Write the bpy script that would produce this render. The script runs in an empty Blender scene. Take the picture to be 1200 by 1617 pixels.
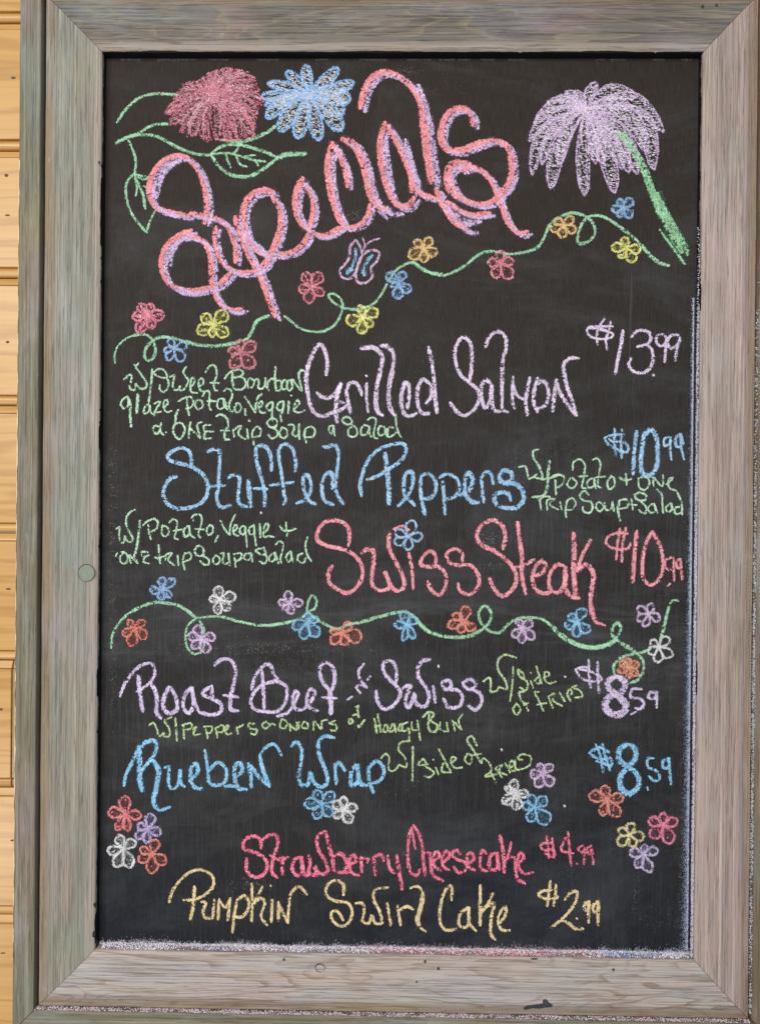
import bpy, math, random
import numpy as np
from mathutils import Matrix, Vector, Euler

random.seed(7)
RNG = np.random.default_rng(7)
S = bpy.context.scene

# ---------------------------------------------------------------- camera
CAM_LOC = Vector((-0.0039572, -0.83531744, -0.00566052))
CAM_ROT = Euler((1.5679258, -0.0090006, 0.01557813), 'XYZ')
cam_d = bpy.data.cameras.new('camera')
cam = bpy.data.objects.new('camera', cam_d)
S.collection.objects.link(cam)
cam.location = CAM_LOC
cam.rotation_euler = CAM_ROT
cam_d.sensor_fit = 'VERTICAL'
cam_d.sensor_height = 36.0
cam_d.lens = 36.0 * 1300.0 / 1617.0
cam_d.clip_start = 0.01
cam_d.clip_end = 50
S.camera = cam
H = 0.90383525          # opening height, opening width is 0.6
HW, HH = 0.3, H / 2

# ---------------------------------------------------------------- light
w = bpy.data.worlds.new('World')
S.world = w
w.use_nodes = True
bg = w.node_tree.nodes['Background']
bg.inputs[0].default_value = (0.90, 0.95, 1.0, 1)
bg.inputs[1].default_value = 0.33


def area(name, loc, target, sx, sy, power, col):
    d = bpy.data.lights.new(name, 'AREA')
    d.shape = 'RECTANGLE'
    d.size, d.size_y = sx, sy
    d.energy = power
    d.color = col
    o = bpy.data.objects.new(name, d)
    S.collection.objects.link(o)
    o.location = loc
    o.rotation_euler = (Vector(target) - Vector(loc)).to_track_quat('-Z', 'Y').to_euler()
    return o


area('window_light', (-0.45, -2.2, 0.62), (0, 0, -0.16), 2.0, 1.4, 55, (1.0, 0.982, 0.96))
area('side_window_light_high', (-1.03, -1.27, 0.55), (-0.41, 0.03, 0.20), 0.30, 0.22, 1.6, (1.0, 0.95, 0.86))
area('side_window_light_low', (-1.05, -1.27, -0.88), (-0.41, 0.03, -0.36), 0.40, 0.26, 5.0, (1.0, 0.95, 0.86))

S.view_settings.view_transform = 'Standard'
S.view_settings.look = 'None'
S.view_settings.exposure = 0.0
S.view_settings.gamma = 1.0
S.cycles.max_bounces = 6


# ---------------------------------------------------------------- helpers
def lin(c):
    c = np.asarray(c, float) / 255.0
    return np.where(c <= 0.04045, c / 12.92, ((c + 0.055) / 1.055) ** 2.4)


def tag(o, label=None, cat=None, kind=None, group=None):
    if label:
        o['label'] = label
    if cat:
        o['category'] = cat
    if kind:
        o['kind'] = kind
    if group:
        o['group'] = group
    return o


def link(name, me, mat, parent=None):
    o = bpy.data.objects.new(name, me)
    S.collection.objects.link(o)
    if mat is not None and me is not None:
        me.materials.append(mat)
    if parent is not None:
        o.parent = parent
    return o


def mesh(name, verts, faces, smooth=False):
    me = bpy.data.meshes.new(name)
    me.from_pydata([tuple(map(float, v)) for v in verts], [], faces)
    me.update()
    if smooth:
        me.polygons.foreach_set('use_smooth', [True] * len(me.polygons))
    return me


_R = np.array(CAM_ROT.to_matrix())
_C = np.array(CAM_LOC)


def on_board(px):
    """points of the picture (1200 x 1617) carried onto the board's face, as (x, z) on the plane y = 0"""
    px = np.asarray(px, float)
    d = np.stack([(px[..., 0] - 600) / 1300.0, -(px[..., 1] - 808.5) / 1300.0, -np.ones(px.shape[:-1])], -1) @ _R.T
    t = -_C[1] / d[..., 1]
    return np.stack([_C[0] + t * d[..., 0], _C[2] + t * d[..., 2]], -1)


class NT:
    def __init__(s, name):
        s.m = bpy.data.materials.new(name)
        s.m.use_nodes = True
        s.t = s.m.node_tree
        s.n = s.t.nodes
        s.b = s.n['Principled BSDF']

    def new(s, typ, **kw):
        n = s.n.new(typ)
        for k, v in kw.items():
            setattr(n, k, v)
        return n

    def put(s, v, sock):
        if isinstance(v, bpy.types.NodeSocket):
            s.t.links.new(v, sock)
        elif v is not None:
            sock.default_value = v

    def coord(s, scale=(1, 1, 1), kind='Object', loc=(0, 0, 0), rnd=True):
        c = s.new('ShaderNodeTexCoord').outputs[kind]
        mp = s.new('ShaderNodeMapping')
        mp.inputs['Scale'].default_value = scale
        mp.inputs['Location'].default_value = loc
        if rnd:
            oi = s.new('ShaderNodeObjectInfo').outputs['Random']
            mul = s.math('MULTIPLY', oi, 37.0)
            ad = s.new('ShaderNodeVectorMath', operation='ADD')
            s.put(c, ad.inputs[0])
            s.put(mul, ad.inputs[1])
            c = ad.outputs[0]
        s.put(c, mp.inputs['Vector'])
        return mp.outputs[0]

    def noise(s, vec, scale=1.0, detail=4.0, rough=0.55, dist=0.0):
        n = s.new('ShaderNodeTexNoise')
        s.put(vec, n.inputs['Vector'])
        n.inputs['Scale'].default_value = scale
        n.inputs['Detail'].default_value = detail
        n.inputs['Roughness'].default_value = rough
        n.inputs['Distortion'].default_value = dist
        return n.outputs['Fac']

    def math(s, op, a, b=None, c=None, clamp=False):
        n = s.new('ShaderNodeMath', operation=op)
        n.use_clamp = clamp
        s.put(a, n.inputs[0])
        s.put(b, n.inputs[1])
        if c is not None:
            s.put(c, n.inputs[2])
        return n.outputs[0]

    def ramp(s, fac, lo, hi, a=0.0, b=1.0):
        n = s.new('ShaderNodeMapRange')
        n.clamp = True
        s.put(fac, n.inputs[0])
        for i, v in enumerate((lo, hi, a, b)):
            n.inputs[i + 1].default_value = v
        return n.outputs[0]

    def mix(s, fac, a, b, mode='MIX'):
        n = s.new('ShaderNodeMix', data_type='RGBA', blend_type=mode)
        s.put(fac, n.inputs[0])
        for v, i in ((a, 6), (b, 7)):
            if not isinstance(v, bpy.types.NodeSocket):
                v = (*v[:3], 1)
            s.put(v, n.inputs[i])
        return n.outputs[2]

    def bump(s, h, strength, dist):
        n = s.new('ShaderNodeBump')
        s.put(h, n.inputs['Height'])
        n.inputs['Strength'].default_value = strength
        n.inputs['Distance'].default_value = dist
        s.put(n.outputs[0], s.b.inputs['Normal'])


def L(*c):
    return tuple(lin(c))


# ---------------------------------------------------------------- materials
def mat_frame(name, wood, streak, tint1, tint2, across=0.058, wavy=0.5, lips=True, figure=(0.30, 0.22, 0.15), streak_amt=1.0):
    t = NT(name)
    base = t.coord((1, 1, 1))
    fine = t.noise(t.coord((9, 620, 620)), 1.0, 5, 0.6)
    mid = t.noise(t.coord((4, 150, 150)), 1.0, 4, 0.6, 0.3)
    big = t.noise(t.coord((5, 28, 28)), 1.0, 3, 0.5)
    # cathedral figure: a few thin contour lines of a slow height field
    warp = t.noise(t.coord((3.6, 24, 24)), 1.0, 3, 0.45, 0.35)
    bands = t.math('FRACT', t.math('MULTIPLY', warp, 15.0))
    line = t.math('MULTIPLY', t.ramp(bands, 0.66, 0.95, 0, 1), t.ramp(bands, 1.0, 0.96, 0, 1))
    line = t.math('MULTIPLY', line, t.ramp(t.noise(t.coord((9, 50, 50), loc=(1, 8, 3)), 1.0, 3, 0.6), 0.35, 0.6, 0.3, 1))
    blot = t.noise(t.coord((14, 26, 26), loc=(3, 1, 0)), 1.0, 4, 0.6)
    blot2 = t.noise(t.coord((8, 40, 40), loc=(9, 5, 2)), 1.0, 3, 0.6)
    c = t.mix(t.ramp(fine, 0.30, 0.70), tuple(x * 0.62 for x in wood), tuple(x * 1.06 for x in wood))
    c = t.mix(t.ramp(mid, 0.42, 0.68, 0, 0.75), c, streak)
    c = t.mix(t.ramp(blot, 0.44, 0.66, 0, 0.6), c, tint1)
    c = t.mix(t.ramp(blot2, 0.46, 0.68, 0, 0.7), c, tint2)
    st = t.noise(t.coord((2.2, 330, 330), loc=(7, 1, 2)), 1.0, 3, 0.65)
    c = t.mix(t.ramp(st, 0.35, 0.62, 0.60 * streak_amt, 0), c, tuple(x * 0.50 for x in wood))
    c = t.mix(t.ramp(st, 0.58, 0.70, 0, 0.40 * streak_amt), c, tuple(min(1, x * 1.5) for x in wood))
    gr = t.noise(t.coord((34, 820, 820), loc=(2, 2, 2)), 1.0, 2, 0.5)
    c = t.mix(t.ramp(gr, 0.57, 0.68, 0, 0.20 + 0.22 * streak_amt), c, (0.085, 0.075, 0.065))
    if lips:
        sep = t.new('ShaderNodeSeparateXYZ')
        t.put(t.new('ShaderNodeTexCoord').outputs['Object'], sep.inputs[0])
        y = sep.outputs[1]
        wob = t.math('MULTIPLY_ADD', big, 0.006, y)
        outer = t.ramp(wob, across * 0.80, across * 0.93, 0, 0.72)
        c = t.mix(outer, c, (0.25, 0.175, 0.105))
        inner = t.ramp(wob, 0.0085, 0.0140, 0.55, 0)
        c = t.mix(inner, c, (0.42, 0.345, 0.30))
    haze = t.noise(t.coord((9, 34, 34), loc=(4, 3, 8)), 1.0, 5, 0.65)
    c = t.mix(t.ramp(haze, 0.52, 0.80, 0, 0.4), c, (0.48, 0.47, 0.48))
    f1 = t.math('ABSOLUTE', t.math('SUBTRACT', t.noise(t.coord((5, 300, 300), loc=(3, 9, 1)), 1.0, 4, 0.6), 0.5))
    msk = t.ramp(t.noise(t.coord((16, 70, 70), loc=(6, 2, 9)), 1.0, 3, 0.6), 0.40, 0.62, 0.15, 1)
    c = t.mix(t.math('MULTIPLY', t.ramp(f1, 0.0, 0.016, 0.24 + 0.22 * streak_amt, 0), msk), c, (0.12, 0.105, 0.09))
    f2 = t.math('ABSOLUTE', t.math('SUBTRACT', t.noise(t.coord((4, 240, 240), loc=(1, 4, 7)), 1.0, 4, 0.6), 0.5))
    c = t.mix(t.math('MULTIPLY', t.ramp(f2, 0.0, 0.014, 0.22 + 0.2 * streak_amt, 0), msk), c, (0.50, 0.48, 0.44))
    for k, (sl, col) in enumerate((((2, 8, 5), (0.50, 0.30, 0.32)), ((7, 3, 8), (0.42, 0.42, 0.24)), ((5, 5, 3), (0.28, 0.40, 0.40)), ((9, 1, 1), (0.36, 0.33, 0.46)))):
        stn = t.noise(t.coord((7, 15, 15), loc=sl), 1.0, 4, 0.6)
        c = t.mix(t.ramp(stn, 0.55, 0.74, 0, 0.22), c, col)
    c = t.mix(t.math('MULTIPLY', line, wavy), c, figure)
    wear = t.noise(t.coord((60, 200, 200), loc=(5, 7, 1)), 1.0, 5, 0.7)
    c = t.mix(t.ramp(wear, 0.66, 0.80, 0, 0.6), c, (0.55, 0.54, 0.52))
    t.put(c, t.b.inputs['Base Color'])
    t.b.inputs['Roughness'].default_value = 0.62
    t.b.inputs['Specular IOR Level'].default_value = 0.25
    t.bump(t.math('ADD', t.math('ADD', fine, t.math('MULTIPLY', mid, 0.8)), t.ramp(f1, 0.0, 0.02, 0, 0.8)), 0.7, 0.0008)
    return t.m


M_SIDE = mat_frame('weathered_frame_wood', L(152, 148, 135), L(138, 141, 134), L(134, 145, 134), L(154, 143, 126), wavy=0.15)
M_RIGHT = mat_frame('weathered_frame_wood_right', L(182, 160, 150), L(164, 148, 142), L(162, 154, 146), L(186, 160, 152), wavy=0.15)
M_TOP = mat_frame('weathered_frame_wood_top', L(118, 110, 104), L(106, 100, 98), L(110, 108, 95), L(128, 112, 100), wavy=0.7, figure=(0.26, 0.225, 0.15), streak_amt=0.5)  # darkest rail: weaker light towards the top is partly painted into its colour
M_BOT = mat_frame('weathered_frame_wood_bottom', L(188, 176, 172), L(172, 168, 174), L(174, 175, 167), L(186, 165, 150), wavy=0.9, figure=(0.24, 0.165, 0.12), streak_amt=0.35)  # palest rail: stronger light low down is partly painted into its colour
M_TRIM = mat_frame('weathered_trim_wood', L(134, 125, 104), L(116, 115, 101), L(112, 118, 104), L(132, 120, 100), wavy=0.05, lips=False)
M_TRIMR = mat_frame('weathered_trim_wood_brown', L(138, 118, 90), L(118, 102, 80), L(126, 112, 90), L(108, 97, 78), wavy=0.05, lips=False)


def mat_board():
    t = NT('chalkboard_paint')
    big = t.noise(t.coord((2.2, 2.2, 2.2), rnd=False), 1.0, 4, 0.6, 0.3)
    smear = t.noise(t.coord((9, 9, 22), rnd=False), 1.0, 6, 0.7, 0.6)
    grain = t.noise(t.coord((1100, 500, 60), rnd=False), 1.0, 3, 0.7)
    grain2 = t.noise(t.coord((380, 200, 16), rnd=False), 1.0, 4, 0.7)
    speck = t.noise(t.coord((700, 700, 700), rnd=False), 1.0, 3, 0.8)
    sep = t.new('ShaderNodeSeparateXYZ')
    t.put(t.new('ShaderNodeTexCoord').outputs['Object'], sep.inputs[0])
    # the paint is browner near the top, darker and bluer towards the bottom
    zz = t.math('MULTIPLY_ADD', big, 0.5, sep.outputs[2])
    band = t.ramp(zz, 0.60, 0.10, 0, 1)
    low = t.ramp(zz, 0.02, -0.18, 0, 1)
    c = t.mix(band, (0.0215, 0.0155, 0.0118), (0.0155, 0.0155, 0.0170))
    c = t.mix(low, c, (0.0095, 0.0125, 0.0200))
    band = t.math('MULTIPLY', band, t.math('MULTIPLY_ADD', low, -0.6, 1.0))
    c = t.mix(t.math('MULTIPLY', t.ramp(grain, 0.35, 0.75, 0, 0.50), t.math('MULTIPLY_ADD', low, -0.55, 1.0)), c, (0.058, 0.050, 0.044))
    c = t.mix(t.math('MULTIPLY', t.ramp(grain2, 0.50, 0.72, 0, 0.26), band), c, (0.10, 0.105, 0.11))
    c = t.mix(t.math('MULTIPLY', t.ramp(smear, 0.50, 0.78, 0, 0.34), t.math('MULTIPLY_ADD', band, 0.8, 0.2)), c, (0.10, 0.11, 0.115))
    c = t.mix(t.ramp(speck, 0.64, 0.80, 0, 0.35), c, (0.16, 0.15, 0.15))
    # cloudy wipes left by a cloth, and a few long scratches
    wipe = t.noise(t.coord((4, 4, 7), rnd=False, loc=(3, 0, 1)), 1.0, 7, 0.72, 1.2)
    c = t.mix(t.ramp(wipe, 0.50, 0.74, 0, 0.40), c, (0.080, 0.084, 0.090))
    # the heaviest wipe marks lie across the middle, where old lines were rubbed out
    cy = t.math('ABSOLUTE', t.math('ADD', sep.outputs[2], 0.135))
    swp = t.noise(t.coord((6, 6, 30), rnd=False, loc=(2, 0, 6)), 1.0, 8, 0.75, 0.8)
    c = t.mix(t.math('MULTIPLY', t.ramp(cy, 0.10, 0.02, 0, 1), t.ramp(swp, 0.50, 0.70, 0, 0.55)), c, (0.085, 0.09, 0.097))
    scr = t.noise(t.coord((130, 100, 3.5), rnd=False, loc=(8, 0, 4)), 1.0, 2, 0.5, 0.15)
    c = t.mix(t.ramp(scr, 0.735, 0.76, 0, 0.16), c, (0.16, 0.16, 0.16))
    t.put(c, t.b.inputs['Base Color'])
    t.b.inputs['Roughness'].default_value = 0.60
    t.b.inputs['Specular IOR Level'].default_value = 0.10
    t.bump(t.math('ADD', grain, t.math('MULTIPLY', grain2, 1.5)), 0.45, 0.0004)
    return t.m


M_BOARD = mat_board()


def mat_chalk():
    t = NT('dry_chalk')
    a = t.new('ShaderNodeAttribute', attribute_name='chalk_color')
    t.put(a.outputs['Color'], t.b.inputs['Base Color'])
    t.b.inputs['Roughness'].default_value = 0.95
    t.b.inputs['Specular IOR Level'].default_value = 0.05
    return t.m


M_CHALK = mat_chalk()


def mat_black():
    t = NT('black_edge_paint')
    n = t.noise(t.coord((300, 300, 300), rnd=False), 1.0, 4, 0.7)
    c = t.mix(t.ramp(n, 0.62, 0.78, 0, 0.6), (0.006, 0.006, 0.007), (0.07, 0.065, 0.06))
    t.put(c, t.b.inputs['Base Color'])
    t.b.inputs['Roughness'].default_value = 0.5
    t.b.inputs['Specular IOR Level'].default_value = 0.3
    t.bump(n, 0.4, 0.0006)
    return t.m


M_BLACK = mat_black()


def mat_plain(name, col, rough=0.7):
    t = NT(name)
    n = t.noise(t.coord((260, 260, 260)), 1.0, 4, 0.6)
    t.put(t.mix(t.ramp(n, 0.3, 0.7), tuple(x * 0.7 for x in col), col), t.b.inputs['Base Color'])
    t.b.inputs['Roughness'].default_value = rough
    return t.m


M_PLUG = mat_plain('stained_plug_wood', L(132, 142, 126))
M_INK = mat_plain('dark_scuff', (0.045, 0.045, 0.055))
M_HOLE = mat_plain('nail_hole_dark', (0.03, 0.025, 0.025))
M_GAP = mat_plain('dark_backing', (0.10, 0.065, 0.035))
M_BARE = mat_plain('bare_worn_wood', L(232, 218, 184))
M_KNOT = mat_plain('dark_pine_knot', (0.13, 0.075, 0.03))


def mat_pine(name, light, dark):
    t = NT(name)
    fine = t.noise(t.coord((3, 260, 260)), 1.0, 4, 0.6)
    warp = t.noise(t.coord((1.6, 22, 22)), 1.0, 2, 0.5, 0.4)
    bands = t.math('SINE', t.math('MULTIPLY', warp, 48.0))
    line = t.ramp(bands, 0.1, 1.0, 0, 0.55)
    c = t.mix(line, light, dark)
    c = t.mix(t.ramp(fine, 0.35, 0.7, 0, 0.35), c, dark)
    t.put(c, t.b.inputs['Base Color'])
    t.b.inputs['Roughness'].default_value = 0.30
    t.b.inputs['Specular IOR Level'].default_value = 0.5
    t.bump(fine, 0.08, 0.0005)
    return t.m


M_PINE = [mat_pine('varnished_pine', L(200, 156, 92), L(164, 118, 62)),
          mat_pine('varnished_pine_brown', L(166, 130, 88), L(142, 106, 68))]

# ---------------------------------------------------------------- handwriting: points traced in tiles (x0, y0, scale)
TILES = dict(A1=(160, 80, 3), A2=(500, 80, 3), A3=(220, 280, 4), B1=(160, 460, 4), B2=(400, 360, 4), B3=(440, 500, 4), B4=(660, 500, 4),
             B5=(640, 320, 4), B6=(840, 280, 4.444), B7=(820, 120, 4), B8=(900, 490, 5.714), C1=(160, 680, 4), C2=(380, 680, 4),
             C3=(600, 680, 4), C4=(810, 660, 4), C5=(480, 800, 4), C6=(720, 800, 4), C7=(160, 880, 4), C8=(400, 900, 4), D1=(660, 900, 4),
             D2=(860, 930, 4.8), D3=(180, 1020, 4), D4=(420, 1020, 4), D5=(600, 1020, 4), D6=(780, 1140, 3.75), D7=(160, 1240, 4),
             D8=(380, 1240, 4), E1=(620, 1280, 5), E2=(800, 1280, 4), E3=(180, 560, 6.667), E4=(340, 560, 6.667), E5=(480, 630, 6.667),
             E6=(170, 800, 6.667), E7=(320, 800, 6.667), G9=(900, 800, 4))
LAVC = (226, 206, 232)
GRNC = (186, 224, 190)
BLUC = (158, 200, 236)
PNKC = (242, 152, 164)
YGRC = (190, 216, 158)
LVBC = (218, 200, 236)
SKYC = (138, 198, 238)
ROSC = (238, 116, 146)
CREC = (238, 212, 160)
PINK_T = (244, 146, 152)
LAV_T = (206, 180, 222)

TITLE = [
 ('A1', 'w13 500,828 512,750 500,650 470,570 420,518 360,508 300,535 255,595 240,680 268,745 330,772 430,790'),
 ('A3', 'w13 350,342 270,375 190,440 155,540 175,640 240,705 330,730 430,715 520,680 595,610;'
        'w12 285,388 350,385 420,415 455,475 470,560 470,660 490,740 530,810 600,848 672,838;'
        'w12 330,236 430,255 520,280 580,325 605,390 625,460 620,550;'
        'w12 500,320 490,400 505,480 545,555 600,595 670,612 750,600;'
        'w14 620,255 640,330 680,430 720,520 765,600 800,680 835,780 875,895;'
        'w14 870,105 800,92 730,115 685,175 670,265 685,350 725,430 785,485 850,505;'
        'w13 850,125 900,200 908,300 885,400 850,480 810,550 755,600;'
        'w12 870,500 940,492 1010,462 1065,405 1085,350;'
        'w14 1050,10 1008,100 1000,200 1020,270 1070,340;'
        'w12 1048,40 1100,120 1112,210 1095,300 1080,350'),
 ('A1', 'w10 1000,862 1060,885 1110,868 1150,838'),
 ('A2', 'w15 88,440 65,540 80,680 110,780 145,845;'
        'w12 95,455 130,530 152,600 155,655;'
        'w11 0,880 50,880 105,852 135,845; w11 150,848 210,832 252,785 262,730;'
        'w17 130,425 190,455 225,520 250,610 270,690 300,740 350,770;'
        'w14 335,345 312,440 320,560 350,670 390,735 440,745 475,700;'
        'w14 345,360 390,440 430,530 462,620 460,680; w13 470,640 510,690 570,705;'
        'w14 217,285 235,200 275,135 330,108 390,125 450,170 495,240 520,340;'
        'w19 515,300 530,420 545,540 560,640; w15 575,660 610,740 660,810 720,855;'
        'w14 752,365 738,305 700,280 640,298 605,360 600,430 628,475 690,480 760,455 840,430;'
        'w13 840,430 905,455 932,530 925,620 885,680 840,722 780,735 705,712 655,655 640,590 680,545 740,545;'
        'w14 690,530 640,555 625,610 640,670 690,710;'
        'w12 690,575 760,562 825,610 865,690 890,760 920,830 970,872 1010,862;'
        'w12 625,720 680,760 750,785 835,775'),
]
TITLE_LAV = [
 ('A2', 'w12 600,740 660,800 730,830; w10 650,770 720,815 780,810; w8 700,850 745,868 770,858; w10 330,740 370,775 410,775; w9 420,420 455,540 490,650; w8 240,610 290,720 320,760;'
        'w8 330,420 345,560 365,660; w6 290,760 340,800; w8 480,160 530,280'),
 ('A1', 'w9 270,640 310,560 380,520; w7 262,700 290,600 350,530'),
 ('A3', 'w9 740,420 790,470 850,490; w7 590,330 640,400; w8 200,560 210,480 260,400; w8 260,700 340,735 430,725'),
]

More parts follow.
